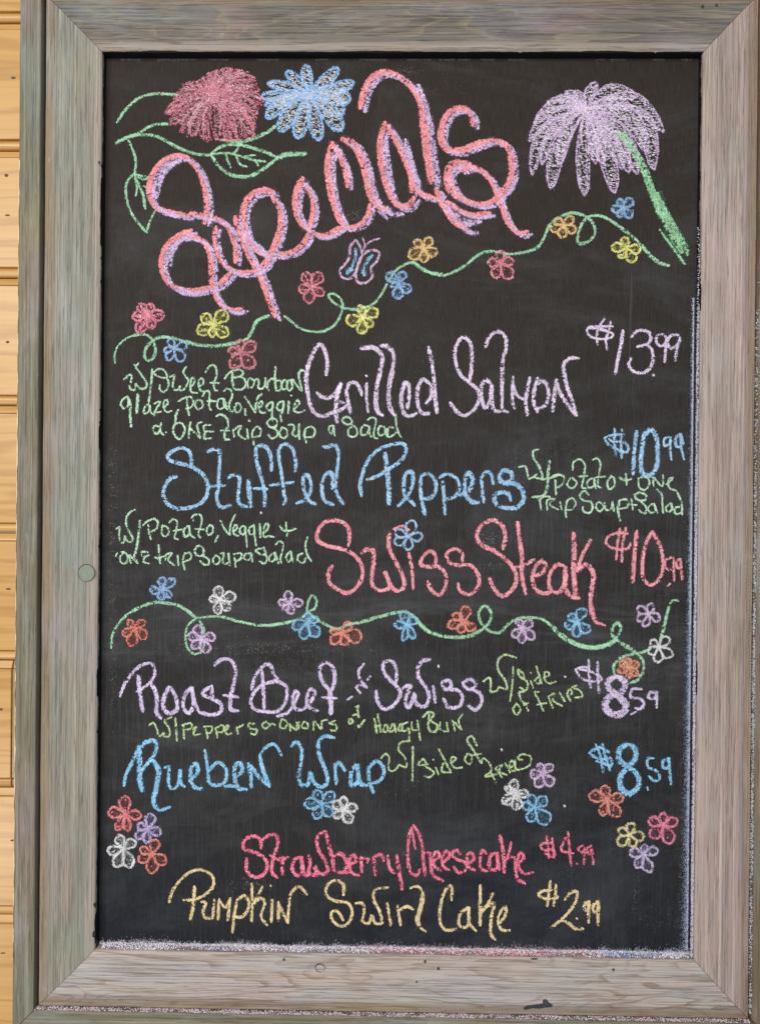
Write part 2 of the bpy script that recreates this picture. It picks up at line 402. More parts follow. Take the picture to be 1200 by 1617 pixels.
WORDS = [
 ('lavender chalk price reading $13.99', LAVC, 4.6, [('B8',
   'w4 385,145 270,145 165,155 150,195 190,240 280,260 370,245 385,215 330,190 240,165; w4 160,160 250,165 340,190; w4 310,75 265,140 240,220 245,310; w4 365,100 345,190 320,280 335,365;'
   'w6 475,175 460,300 430,430 405,580; w5 550,245 590,195 650,180 710,200 725,260 690,305 600,330; w5.5 690,305 735,360 745,440 720,520 650,565 570,550 525,490 550,430; w6 745,580 755,590;'
   '865,240 820,215 780,240 775,290 820,325 860,290 868,245 860,330 850,470; 975,225 930,220 885,250 880,310 910,345 955,320 985,260 975,225; 985,260 960,350 945,460')]),
 ('lavender chalk word Grilled', LAVC, 6.5, [('B3',
   '300,370 308,290 290,210 260,175 215,240 185,320 175,400 185,480 200,560 230,610 280,630 340,605 400,585 430,560; w5 350,590 380,540 415,545; 240,480 280,510 330,510 370,470 395,420 370,500 360,590 370,670;'
   'w6 425,460 440,540 455,615; w6 430,470 450,420 490,420 515,460 525,500; w5 555,420 555,500 565,605; w4 553,373 556,378;'
   'w7.5 520,205 570,195 620,205 655,260 640,350 620,450 615,560 635,610 660,625; w7 640,185 690,190 725,240 720,330 700,420 695,520 710,590 735,625;'
   '810,585 825,500 820,430 800,415 780,470 775,560 800,620 830,630 870,610; 960,430 910,395 880,450 875,540 905,610 960,610; 960,430 965,500 930,550; 945,190 965,280 980,400 990,520 1000,615')]),
 ('lavender chalk word Salmon', LAVC, 6.3, [('B4',
   '200,540 240,595 290,625 340,600 380,540 380,470 330,420 270,370 235,280 240,190 280,130 325,160 340,240 335,340 325,410;'
   '465,430 430,400 400,440 400,520 425,575 450,545 465,430 465,520 480,590 520,600; 425,195 450,130 500,95 545,120 555,190 535,280 530,400 530,500 535,590 570,605;'
   'w5.5 600,380 595,470 595,540 610,580; w5 600,430 620,490 660,520 690,515; 705,380 690,460 680,540 690,625; w6 755,385 735,450 730,540 755,605; w6 755,585 800,560 825,490 810,430 780,405 755,430;'
   '875,395 860,480 850,600; 870,400 890,470 940,550 1000,630; 1000,630 975,540 945,460 925,380 920,300 955,265 1015,262')]),
 ('small green chalk note reading w/Sweet Bourbon', GRNC, 3.1, [('E3',
   '110,260 165,215 190,215 180,290 170,350 200,375 225,365 235,310 260,345 310,360 345,340 345,290 310,240 270,180 235,130 265,85; 215,105 240,125; w4 405,150 400,250 385,380 370,500;'
   '420,190 450,160 500,150 550,190 560,240 500,240 440,215 425,190; 560,240 580,300 560,370 520,395 485,365 490,320; 590,235 640,220 625,290 630,360 670,375 700,330 690,370 730,370 770,320 785,270 755,230 735,175 765,125;'
   '800,340 840,310 850,250 825,245 810,310 815,390 850,400 880,405; 890,330 930,320 945,270 920,250 895,290 910,370 950,395; 965,190 1000,130 1050,110 1080,150 1080,230 1055,300 1065,370 1095,380; 1010,295 1110,300'),
  ('E4', 'w3.6 100,255 140,200 200,165 260,160 300,195 260,230 190,240; w3.8 185,180 180,270 200,360; w3.6 200,360 270,370 320,330 310,260 260,230;'
   '360,250 340,300 360,355 400,330 410,280 370,245; 410,270 450,260 460,300 455,350 490,360 520,330 530,240 530,340; 560,270 550,350 570,390; 560,290 600,250 620,270;'
   'w4 635,125 630,220 640,380; 640,380 680,380 700,320 680,270 645,280; 720,270 700,320 720,370 755,340 750,280 720,265; 770,270 755,330 780,380 815,340 800,280 775,265;'
   '810,360 810,260 850,310 900,380; w4 915,380 895,300 880,230 895,170 940,165')]),
 ('small green chalk note reading glaze, potato, Veggie', GRNC, 3.1, [('E3',
   '140,440 100,470 75,520 110,570 150,540 150,440; w4.5 155,450 175,520 175,640 185,765; w5.5 255,415 250,510 245,615; 370,520 330,550 320,620 370,600 380,530 390,600 430,640; 420,520 490,490 440,590 430,610 500,600;'
   '530,560 570,510 555,475 530,500 530,570 560,605 610,590; 680,495 740,460 810,445 840,490 820,550 760,570; 770,465 775,550 795,640; 880,480 855,530 890,575 935,545 925,490 880,475;'
   '935,440 965,390 1000,385 1010,470 1005,550 1030,590; 985,490 1080,490; 1150,460 1100,480 1090,550 1130,570 1180,520 1150,460 1170,550 1200,580'),
  ('E4', '90,385 130,360 170,380 180,440 150,510 160,590 190,600; 90,540 150,550; 230,510 205,560 230,610 270,580 260,520 230,510; 315,570 320,640;'
   '310,440 350,500 390,560 425,610; 425,610 430,520 450,450 495,410; 460,560 500,530 490,490 465,510 465,590 500,615 530,610; 600,495 560,520 540,560 570,590 605,560 605,500 600,600 600,700;'
   '710,485 670,510 650,560 680,590 720,560 720,490 710,600 690,640 700,705; w4 775,490 770,620; 798,428 804,434; 840,570 885,520 870,480 845,510 830,590 870,610 920,600; 938,583 942,588')]),
 ('small green chalk note reading & ONE trip Soup & Salad', GRNC, 3.2, [('E3',
   '500,720 490,800 530,850; 480,755 430,750 415,800 450,835 500,790; 552,815 554,820; w4 680,580 655,640 650,720; 700,720 650,730 625,800 650,860 690,890 730,850 750,780 720,725 690,715;'
   '810,710 795,790 790,880; 795,760 840,810 910,880; 910,880 890,800 880,730 925,710; 1020,740 950,750 960,830 950,880 1025,880; 960,810 1050,810'),
  ('E4', 'w4 10,650 60,630 120,670 140,740 105,820 105,890 155,890; 55,800 150,800; 190,790 200,870; 195,800 240,760 280,750 245,820 280,870 320,890; 335,780 350,890;'
   '400,790 390,850 410,950; 400,800 440,755 480,790 475,850 410,870; 650,740 600,770 545,720 580,680 640,680 655,720 630,770; 600,760 660,820 640,870 590,880 560,840;'
   '700,770 675,830 710,880 760,850 750,790 700,765; 770,740 820,740 830,790 810,830 850,860 880,830; w4 885,730 880,800 885,890; w4 950,780 940,850 960,930; 950,780 1010,755 1050,800 1030,860 950,870'),
  ('E5', '310,280 270,290 265,340 290,370 310,320 310,280 325,390; 400,230 430,190 480,200 510,240 470,270 420,250 400,230; 490,260 550,310 560,370 520,400 470,380 470,320 510,290;'
   '690,290 640,275 600,320 610,380 660,370 690,300 690,360 710,400; 670,220 720,195 755,210 750,280 735,350 745,410 775,415; 850,300 800,285 780,340 800,385 850,360 855,300 870,390 890,400;'
   '940,300 890,300 880,360 890,400 940,380 970,350; w3.6 965,170 970,260 990,340 1020,400')]),
 ('blue chalk word Stuffed', BLUC, 6, [('C1',
   '480,292 440,300 405,350 395,410 430,470 500,490 570,485 640,450 675,380 660,300 610,250 560,225 490,205 430,185 420,160 460,125 520,110 555,130 570,180 570,240;'
   '665,140 700,120 745,125 750,200 745,280 740,360 730,430 760,485 820,470; w5 680,355 785,345; 800,300 840,280 870,290 870,370 865,430 880,470 930,480; w8 928,310 935,380 945,485;'
   '1075,260 1075,190 1055,120 1020,95 980,110 980,180 995,240 1020,330 1035,410 1030,485; w5 960,365 1055,370'),
  ('C2', '345,260 350,200 325,110 285,85 245,110 245,190 260,270 270,350 275,410 285,430 270,470; w5 185,345 340,325; 420,430 445,370 430,290 405,275 395,330 415,410 440,450 480,465; w5 350,460 400,440 430,400;'
   '590,275 560,260 520,310 515,380 530,440 590,470; w8 570,260 585,330 580,370; 520,100 545,105 590,90 615,120 615,200 605,290 600,370 620,420 650,465')]),
 ('blue chalk word Peppers', BLUC, 6, [('C2', '765,415 755,350 770,270 810,180 870,120 950,90 1030,85 1045,130 1010,190 940,240 860,290 795,310; w8 910,130 925,250 935,360 935,470'),
  ('C3', '110,480 160,430 195,370 210,300 190,255 160,280 150,350 160,420 190,440 220,475; 260,290 255,370 265,450 285,535; 255,290 300,270 345,310 350,380 320,425 265,430;'
   '370,300 420,275 480,300 500,360 480,410 400,440; 395,320 405,430 410,530; w7.5 500,410 560,380 585,310 560,265 535,310 540,400 580,450 625,455; 640,290 645,370 655,455; 640,300 670,260 700,275 715,340;'
   'w7.5 755,270 790,250 830,270 830,310 780,330 750,300 755,270; w7.5 780,335 850,335 900,380 905,440 860,485 780,485 730,460 720,420 760,390 810,400 825,445')]),
 ('blue chalk price reading $10.99 above the small green note', BLUC, 4.4, [('C4',
   '575,125 640,105 700,105; 575,125 600,165 660,200 720,215 725,180 690,150 630,150 600,130; w4.5 640,65 640,160 650,240; 685,70 680,170 685,260; w6.5 780,80 765,200 755,360;'
   'w8 830,85 815,180 805,280 820,355 870,360 905,300 910,190 890,90 860,75 840,110; 985,120 955,130 955,175 990,165 990,120 990,200 998,265; 1055,100 1025,130 1030,180 1070,170 1055,100 1060,190 1078,265')]),
 ('small green chalk note reading w/potato + ONE', GRNC, 3.2, [('C4',
   '35,310 75,305 90,350 95,385 130,370 150,355; 130,375 180,385; w3.8 160,200 130,205 125,240 160,300 180,350 185,390; w4.6 230,270 220,350 215,430 190,490 120,500; 180,390 230,380 290,360;'
   '230,380 270,360 320,370 310,420 280,440; 265,390 270,490; 360,380 340,420 370,445 400,410 370,375; 375,330 380,280 420,260 450,290 445,370 435,440 460,445; 415,370 470,365;'
   '500,380 470,400 470,440 505,430 510,380 520,445; 500,265 530,255 550,290 540,360 535,430 560,445; 520,375 580,370; 620,370 595,400 605,450 635,430 635,380 615,365; w3.6 710,350 715,425; w3.6 670,375 700,395 745,385;'
   '790,380 795,440 830,455 860,410 840,375 800,375; 880,375 885,430; 885,375 940,430 945,360; 965,420 1000,390 1010,375 980,390 985,440 1030,460')]),
 ('small green chalk note reading Trip Soup + Salad below the blue price', GRNC, 3.2, [('C4',
   '160,520 200,495 240,500; 170,520 175,580; 215,580 215,520 260,510 230,545 285,580; 295,530 305,580; 340,520 330,580 335,630; 335,530 370,505 395,540 370,580 335,580;'
   '480,490 450,460 420,490 440,520 490,530 500,570 480,600 440,585 440,560; 540,530 520,560 545,590 570,560 545,530; 575,535 585,580 620,570 625,530 635,590; w4 670,520 660,580 675,650; 670,520 715,515 720,560 670,575;'
   '745,510 755,580; 720,545 780,550; w3.8 800,470 770,480 775,510 830,520 840,490 800,470; 800,520 840,570 830,605 790,580; 880,540 850,570 870,600 900,580 885,540 910,600; 905,450 935,480 940,540 945,600;'
   '990,540 960,570 980,595 1005,560 990,535 1015,600; 1050,560 1020,570 1025,605 1060,600; w3.6 1035,470 1060,530 1065,610')]),
 ('small green chalk note reading w/Potato, Veggie +', GRNC, 3.0, [('E6',
   '95,235 130,215 125,290 140,370 170,380 185,310 200,350 250,375 270,340 240,280 205,210 200,120 240,60 290,30; w3.8 345,140 330,280 310,430 280,520;'
   '375,195 430,150 500,130 535,170 510,240 440,270; 430,190 440,280 460,345; 580,190 575,290 610,315 650,270 620,210 585,200; 650,170 690,135 730,150 725,250 710,330 745,345; 690,255 790,240;'
   '850,200 805,250 820,320 860,290 860,200 880,300 920,330; 905,150 890,110 930,85 980,90 995,150 975,230 955,300 980,325; 920,235 1020,240; 1080,190 1045,240 1060,300 1100,280 1110,210 1075,190; 1170,300 1130,375'),
  ('E7', '190,145 220,210 260,270 290,300; 290,300 295,200 345,80; 330,260 370,220 350,190 325,230 340,300 380,305; 440,200 400,220 400,280 440,290 450,210 460,320 470,425; 530,200 490,230 500,290 540,280 540,190 550,300 565,415;'
   'w3.8 605,180 610,325; 660,270 695,220 680,175 655,200 650,320 700,310 755,320; 880,165 890,310; w3.6 815,205 850,250 910,255 985,230')]),
 ('small green chalk note reading one trip Soup & Salad beside Swiss Steak', GRNC, 3.0, [('E6',
   '90,520 105,490; 170,480 135,540 150,590 190,600 215,540 190,485 150,475; 250,600 230,510 300,580 320,600; 280,520 320,600; 430,480 360,480 380,530 440,510; 400,520 380,580 440,600; 540,400 545,500 555,595; 500,530 530,545 600,520;'
   '620,500 610,560; 620,500 680,490 640,560 710,620; 740,510 750,620; 810,500 795,570 815,665; 810,490 870,490 880,540 810,580; w3.6 1000,430 960,410 920,460 940,510 1010,510 1010,440; w3.4 1010,520 1070,560 1060,610 1020,610 975,570;'
   '1140,510 1110,560 1130,610 1175,590 1180,540 1140,510'),
  ('E7', '190,495 225,490 215,560 230,600 270,590 275,490 290,620; 325,500 410,495 400,550 350,570 335,540; 340,540 350,635; 510,490 450,500 440,550 490,560 515,490 525,580; w3.4 650,430 560,460 590,490 650,510; w3.4 650,430 665,500 680,560 650,600 600,575;'
   '750,490 700,530 720,580 760,560 760,480 800,600; 770,400 810,365 850,390 840,470 820,550 830,600; 920,470 880,530 900,585 935,550 930,470 950,580; 1060,490 1010,510 1000,560 1060,590 1090,540; w3.6 1105,320 1085,400 1100,500 1145,575')]),
 ('pink chalk word Swiss before Steak', PNKC, 7, [('C5',
   '280,250 290,180 270,120 220,90 140,95 90,150 85,210 140,245 230,265 310,300 360,360 370,430 340,500 280,545 210,520 160,480 155,420 180,370;'
   '360,295 400,270 435,275 440,350 430,430 435,500 480,530 540,510 530,460 510,410 540,480 580,530 630,510 620,430 580,350 540,270 535,200 545,160; w4.5 560,145 620,122 665,150;'
   'w6 660,290 680,380 690,520; w6.4 830,370 830,310 800,280 755,310 735,365 780,380 850,380 895,430 890,510 850,560 800,520 780,470; w6.4 1000,350 995,290 950,265 900,300 915,350 970,370 1050,370 1100,430 1100,500 1045,555 985,530 970,480')]),
 ('pink chalk word Steak', PNKC, 7, [('C6',
   '295,270 310,190 290,120 230,85 160,120 130,190 160,240 240,280 320,340 375,420 370,500 295,565 240,520 210,450; 385,90 400,200 415,330 415,440 440,555; w5.5 360,385 430,370 495,330;'
   '480,440 540,420 565,370 540,345 500,380 480,450 500,520 560,550 610,530; 690,380 640,365 590,430 600,530 650,540 690,470 690,380 690,520 730,570 780,580;'
   'w9 740,160 745,280 740,400 750,520 755,580; w6.5 850,205 800,300 760,400; w8 760,410 820,365 865,420 855,520 845,600; w9 845,600 860,680 885,735; w6 880,730 940,750')]),
 ('pink chalk price reading $10.99', PNKC, 4.4, [('G9',
   '365,170 300,165 230,200 230,240 300,270 370,260 380,230; w5 315,135 300,220 290,335; w5 350,130 330,240 325,350; w7 420,150 405,300 395,480; w6.5 515,155 475,240 455,350 465,460 510,495 565,450 585,360 570,260 530,180 515,155;'
   '640,320 600,340 605,390 640,400; 650,320 655,470; 695,330 665,350 680,390 700,380; 695,330 705,460; 630,485 610,505')]),
 ('lavender chalk word Roast', LVBC, 6, [('D3',
   'w5 40,320 70,240 120,170 180,120 240,110 260,160 240,220 180,270 145,290; w7.5 155,180 165,290 185,415; w7.5 235,235 265,290 275,350 270,420 300,460; w7 350,255 320,320 315,390 350,425 400,400 390,320 360,260;'
   '490,260 450,310 440,390 475,425 505,360 490,260 510,350 540,420; 540,420 600,430; 620,250 560,300 610,330 680,370 670,420 610,435 555,425; 620,250 625,320 660,360; 635,125 680,85 740,90 770,150 760,230 740,320 740,400 790,410; w5 690,310 790,325')]),
 ('lavender chalk word Beef', LVBC, 6, [('D3',
   '870,280 890,200 940,130 985,115 1010,180 1030,215 950,240 890,290 865,350 890,400 960,415 1040,410 1085,350 1090,260 1050,230 1000,220; 935,150 945,270 950,400'),
  ('D4', '70,445 140,420 190,340 205,290 180,290 170,350 190,400 230,405; 240,400 290,340 310,290 285,270 260,320 265,380 300,400 330,410; 405,435 415,350 405,290 360,230 340,150 370,105 410,120 435,180 425,260 400,310 420,430; w4.5 355,325 450,330')]),
 ('small lavender chalk ampersand between Beef and Swiss', LVBC, 4.6, [('D4', '620,110 585,160 600,220 640,260; 565,260 600,300; 570,262 595,245 640,265; 640,215 660,190; w4 515,340 550,315')]),
 ('lavender chalk word Swiss after Roast Beef', LVBC, 6.2, [('D4',
   '820,240 825,170 800,100 750,100 740,150 780,210 830,260 850,300 810,370 750,400 705,350 695,280; 860,270 915,245 890,310 880,360 900,390 940,300 940,350 990,385 1030,340 1015,270 970,210 960,140 990,95 1040,85; w5.5 1055,250 1070,360; w3.5 1088,122 1090,138'),
  ('D5', '385,235 430,215 450,250 420,275 390,250; 420,275 490,280 520,320 500,380 430,385 400,330; 520,240 560,210 600,230 590,270 540,265 520,230; 580,275 630,300 640,360 600,405 550,370')]),
 ('small yellow-green chalk note reading w/side of fries beside Swiss', YGRC, 3.1, [('D5',
   'w3.6 650,225 690,200 700,240 700,290 740,280 750,260 800,275 790,220 745,150 745,90 790,55 860,75; 840,130 835,240 820,350; w3.6 900,170 870,150 880,190 930,230 920,280 880,260; 900,170 910,200; 950,220 965,265; 950,168 952,172;'
   '1010,190 975,220 1000,240 1015,210; 985,125 1020,240; 1040,200 1070,180 1045,160 1035,200 1060,235 1110,225; 860,360 840,400 860,435 885,400 860,360; 910,290 880,290 890,340 920,370 935,410; 905,375 935,360;'
   '1000,290 975,290 1000,340 1030,410; 990,370 1050,360'),
  ('D1', '820,800 850,870; 820,800 860,780 850,820 910,860; 890,770 925,830; 942,800 972,775 955,752 940,785 962,828; 1000,730 970,740 1020,760 1035,800 990,805')]),
 ('small yellow-green chalk note reading w/peppers & onions', YGRC, 3.1, [('D3',
   '225,500 250,485 275,530 285,570 320,550 315,570 350,570 350,520 320,470 370,450; w3.6 390,455 400,600; 430,500 490,490 490,520 440,530; 440,500 445,590; 500,530 520,510 505,560 550,555; 570,510 620,510 610,550 580,545; 580,520 595,585;'
   '640,520 690,500 690,540 650,545; 645,520 655,580; 715,530 725,500 705,510 715,560 745,550; 775,510 785,555; 780,520 820,495; 890,490 850,490 860,520 905,530 890,560 860,550; 990,500 960,480 935,500 960,520 1000,490 1020,500'),
  ('D4', '100,460 90,510 120,520 135,480 100,460; 150,490 155,535; 155,500 195,530 195,480; 210,480 205,525; 240,480 225,510 260,520 265,490 240,475; 300,530 305,475 350,525 355,475 390,465; 440,470 400,490 445,500 440,535 405,530')]),
 ('small yellow-green chalk note reading on Hoagy Bun', YGRC, 3.1, [('D4',
   '525,460 525,490 550,480 535,455; 550,440 570,430 590,455; 565,385 585,380 578,400 590,450; w3.6 585,515 625,465; 580,500 588,515; w3.6 685,460 700,550; 705,430 725,545; 690,510 725,500; 750,500 740,540 765,540 765,500 750,498;'
   '800,490 780,540 810,530 810,490 820,545; 850,490 835,530 855,535 860,490; 895,480 860,500 870,540 900,520 905,600; 920,480 925,530 950,530; w3.6 955,470 975,595; w3.6 990,450 1030,415 1060,430 1040,470 1080,500 1070,540 1030,530 1030,430;'
   '1100,480 1100,530 1140,540; 1140,480 1150,540'),
  ('D5', '455,470 475,540; 460,475 515,530; 515,530 495,470 520,430')]),
 ('blue chalk word Rueben', SKYC, 6.4, [('D3',
   '65,885 80,810 120,730 160,650 210,605 260,600 270,650 240,710 190,770 150,850; w9 160,630 165,720 165,830 180,920; w9 250,720 285,790 270,880 260,950; w5.5 320,770 350,760 345,830 360,900 400,890 420,780 425,870 450,890;'
   '480,850 530,800 520,740 490,770 490,860 530,905 560,890; w5 575,655 590,750 600,850; 600,790 660,735 710,780 700,860 640,880 590,850; 700,885 770,885; w7 770,830 810,790 800,740 770,750 765,840 790,900 840,905;'
   '850,740 865,820 870,895; 860,750 920,830 985,890; w8 985,890 945,790 920,690; w5 920,690 960,640 1010,620 1060,690'),
  ('D7', 'w8 335,50 335,120 370,160; w5 370,160 440,135')]),
 ('blue chalk word Wrap', SKYC, 6.4, [('D4',
   '160,635 190,605 225,650 220,750 205,830 230,880 270,870 280,800 310,870 360,890 390,850 370,770 335,680 335,600 370,570 435,580; 435,740 445,875; 440,760 460,735 500,790; w7.5 570,745 540,800 540,880 580,860 575,750 600,870 640,880;'
   '650,760 650,840 680,930; 650,770 700,725 745,780 720,850 660,870')]),
 ('small yellow-green chalk note reading w/side of fries beside Wrap', YGRC, 3.1, [('D5',
   '5,710 40,680 55,700; 60,700 55,780 80,790 115,760 115,750 165,765 160,710 115,650 130,610 190,600; w3.6 208,630 205,850; 270,710 240,750 290,750; 285,760 340,800 310,830 280,820; 270,710 300,750; 350,765 370,810; 335,715 337,720;'
   '400,740 390,790 450,800; w3.5 370,650 450,800; 450,740 480,710 455,700 450,750 480,770 520,765; 550,680 535,720 565,745 580,700 550,675; w3.5 610,630 580,570 550,590 590,660 640,740; 580,690 640,680; w3.5 640,740 650,710 690,740 700,790 660,825 735,810; 700,800 735,870;'
   '725,770 770,830; 730,770 770,750 750,790 800,815; 790,740 820,800; 822,770 845,750 832,722 818,745 826,785 852,788; 900,720 870,710 890,685 950,700 945,750 860,780 850,720')]),
 ('lavender chalk price reading $8.59', LVBC, 4.4, [('D2',
   '230,610 300,590 330,600; 230,610 280,680 360,700 430,690 400,650 330,620 260,610; 330,535 335,640 345,750; 400,550 400,660 410,790; w11 540,660 475,705 490,765 550,810 610,870 600,930 545,955 475,925 455,870 500,810 590,770 605,700 540,660;'
   'w4.6 735,760 660,760 650,820 720,830 750,870 720,910 680,900; w4.6 840,790 800,780 780,820 830,830 845,780 845,900; w3.4 650,950 690,930')]),
 ('blue chalk price reading $8.59', SKYC, 5, [('D6',
   '560,185 620,150 680,180; 570,190 620,220 690,215 690,260 640,240 600,230; w4.5 600,130 630,210 645,300; w4.5 640,130 660,210 685,290; w9.5 790,130 745,160 738,220 790,265 845,310 852,380 800,425 752,395 748,320 790,265 835,215 830,155 790,130; w3.4 905,385 910,405;'
   '945,215 910,215 910,265 960,290 980,330 950,350 915,320; 1030,220 1000,230 1000,270 1030,270 1030,210 1045,370')]),
 ('rose pink chalk word Strawberry', ROSC, 6, [('D8',
   '130,400 125,340 80,320 25,350 20,400 80,420 140,450 170,500 150,560 90,580 40,540 40,460; 140,345 190,310 230,320 230,390 205,470 200,550 235,585; w5 185,440 240,470 270,450; 265,460 265,570; w5 270,470 305,450;'
   '390,450 340,470 330,540 360,570 395,540 385,450 400,560 440,565; 430,440 440,500 430,550 480,565 470,510 500,560 550,545 535,480 490,400 485,330 525,290; w6.5 535,285 555,370 580,460 590,540; 590,540 650,550 670,490 630,430 590,450;'
   '650,550 690,550; 690,500 730,480 715,440 690,460 700,550 750,570; 760,450 765,550; w5 765,460 810,465 800,490; 840,450 850,570; 845,450 890,435 905,480; 930,440 940,520 975,560; w7 985,440 1000,540 1020,660')]),
 ('rose pink chalk word Cheesecake', ROSC, 5.4, [('E1',
   'w4.5 180,305 165,230 150,130; 150,130 130,200 120,320 125,430 150,500 190,510 215,460; 160,110 200,170 230,260 240,370 255,515; 240,340 290,330 300,420 320,510 400,555; 320,400 370,360 350,320 325,350 330,440 390,475; 400,410 450,350 430,320 395,350 400,440 450,470;'
   '540,350 500,310 470,340 500,380 570,410 580,460 520,490 480,440; 590,420 640,380 620,330 590,350 600,440 650,470; 740,340 710,310 690,380 700,460 750,480; 810,330 770,360 770,460 820,460 820,330 840,470;'
   'w6.5 845,190 870,320 880,490; w4.5 935,245 910,350 880,430; 900,370 960,370 970,480 985,540 1045,575; 1000,410 1035,370 1010,330 990,370 1000,460 1040,495 1110,485')]),
 ('rose pink chalk price reading $4.99', ROSC, 4.2, [('E2',
   '290,200 215,215 230,250 290,245 300,290 240,270; 250,160 265,300; 285,170 300,300; w5 370,170 345,250 420,270; w5 385,135 405,350; 441,333 444,338; 480,220 450,240 470,270 490,240 485,340; 535,220 505,240 520,280 535,240 545,340')]),
 ('cream yellow chalk word Pumpkin', CREC, 4.8, [('D7',
   '430,740 450,670 500,600 570,545 640,535 700,570 710,630 660,690 590,720 515,725; w6 590,635 585,740 565,850; 630,735 660,740 645,800 660,835 705,840; w4.2 715,720 705,840; 745,715 740,850; 750,730 785,770 820,710; 815,710 800,855;'
   '860,720 840,830 830,930; 860,720 910,695 935,760 890,830 830,825; 950,620 955,740 950,860; w4.2 1020,640 960,750; 965,750 1010,710 1035,740 1010,830 1050,885; 1080,720 1075,865; w3.5 1069,630 1072,636'),
  ('D8', '240,735 240,860; 240,750 300,870; 300,870 305,760 320,680 370,640 420,690')]),
 ('cream yellow chalk word Swirl', CREC, 5, [('D8',
   '650,695 650,630 600,600 550,630 540,690 600,730 680,745 705,800 680,870 630,890 580,850 575,800 610,795 650,855; 725,745 770,745 780,800 770,860 810,870 830,820 850,870 890,870 880,800 840,720 850,660 935,645;'
   '925,740 950,885; 990,760 1010,885; 1000,790 1050,765 1090,785; w4.5 1070,650 1120,640 1155,680; w8 1150,680 1140,760 1115,850 1130,895; w4 1135,900 1170,925')]),
 ('cream yellow chalk word Cake', CREC, 4.8, [('E1',
   '465,710 460,590 410,640 380,740 370,850 400,930 450,945 510,930; 600,760 530,820 530,910 580,920 600,860 600,760 605,890 660,950; w5.6 690,585 690,760 690,910; 790,650 750,740 690,810; w5.8 740,760 800,730 780,830 770,930 770,970 810,1020;'
   '840,890 885,830 890,760 850,800 830,870 860,940 925,945')]),
 ('cream yellow chalk price reading $2.99', CREC, 4, [('E2',
   '285,500 220,510 200,530 240,555 320,550 310,530; 275,440 265,520 255,605; 310,465 305,540 295,605; w5 365,565 400,520 440,510 435,570 390,640 340,690 280,740; w5 340,695 390,710 430,745 485,745; w4.5 438,680 444,684;'
   'w4.6 520,570 490,590 495,630 520,620 515,570 515,710; w4.6 575,570 545,600 550,640 580,620 575,570 575,725')]),
]

VG = (160, 212, 172)
VINES = [
 ('chalk_vine', 'thin green chalk vine wandering under the title', VG, 4.6, [
  ('B1', 'w2.8 90,455 85,410 105,350 150,305 200,280; 190,282 270,270 310,290 335,330 345,370 330,420 300,440 275,410 285,360 330,310 380,290 450,295 520,315; w5.4 520,315 600,335 700,345 800,335 870,320; 870,320 920,300 960,240 990,185 1060,150'),
  ('B2', '0,640 20,590 105,555; w4 195,555 240,590 300,635 370,655 450,650 510,615 550,555 565,490 545,440 500,415 475,425 500,465 560,500 620,515 700,505 770,470 820,400 850,340 900,270 950,235 1010,215 1060,250 1110,280 1190,290'),
  ('B5', '0,390 50,380 100,420 160,445 240,460 310,435 380,395 440,345 500,312 570,310 640,325 740,315 830,285 870,230 900,160 930,120 990,85 1050,65 1120,80'),
  ('B6', '220,265 270,250 330,255 390,285 430,330 440,390 410,440 350,465 320,460 330,370 360,310 400,275 470,270 540,295; w5.6 540,295 610,345 680,400 750,460 820,540 890,600 960,620')]),
 ('chalk_vine', 'green chalk vine running across the middle of the board below Swiss Steak', VG, 4.6, [
  ('C7', 'w4 65,575 70,500 110,420 180,350; w5.4 180,350 260,310 340,285 420,290 500,310 560,350 600,385; w4 600,385 550,430 535,500 545,570 590,610 640,590 650,510 645,440 620,400; 600,385 680,375 760,375 850,400 940,420 1040,430 1190,410'),
  ('C8', '60,350 100,350 200,335 300,305 340,270; w4 340,270 345,210 370,160 400,190 390,240 345,270; 345,270 400,310 470,350 530,375 600,345 680,330 780,300; w5.6 680,330 780,300 900,270 960,265 1020,300 1060,350 1120,395 1190,415'),
  ('D1', 'w5.8 0,320 40,370 120,410 220,425 330,415 400,380; w4.6 400,380 450,330 460,270 425,225 385,260 390,320 430,370 460,390 515,395 560,350 620,310 700,300 780,310 840,350; w7.5 840,350 900,410 980,460 1080,490 1190,475'),
  ('D2', 'w7.5 260,430 380,445 480,420 540,385; w5 540,370 575,300 550,255 515,290 515,360 560,400; w6.5 560,400 640,450 700,490; w4.6 700,490 740,540 745,620 700,690 640,715; w4.6 530,650 520,590 560,530 640,500 720,485 800,455; w5.6 870,400 885,350 910,250 940,130; w3.4 945,110 970,85 1015,90')]),
 ('chalk_leaf', 'green chalk stems curling out from behind the pink bloom', VG, 4.8, [
  ('A1', '75,340 120,275 180,225 250,205 370,210; 70,440 110,415 180,390 240,355 330,345; 75,435 130,410 200,398 260,405 330,440 400,475 470,493 520,495; w4 130,425 155,480 165,530 160,580; w5.5 570,422 640,430 710,420 780,390 850,340')]),
 ('chalk_leaf', 'green chalk leaf hanging left of the title', VG, 4, [
  ('A1', '160,580 125,620 118,680 140,760 180,820 215,860; w3.4 160,585 200,595 240,605; w3.4 215,865 235,800 262,750; 160,590 185,650 205,700 210,750; w3 160,600 170,650 165,690; w3 175,600 200,610 225,605; w3 200,640 225,655; w4 200,680 205,740')]),
 ('chalk_leaf', 'green chalk leaf with veins above the title', VG, 5, [
  ('A1', '520,490 570,455 650,445 730,465 800,490 830,505; w5.5 520,490 560,550 620,590 700,595 770,560 820,520; w8 825,515 880,492 970,490; w3.4 530,490 600,485 660,500 730,520 780,525; w3.4 590,485 600,520 615,555; w3.4 640,500 660,540 690,550;'
   'w3 650,440 645,470 620,490; w3 680,500 730,495; w3 730,520 745,545')]),
]

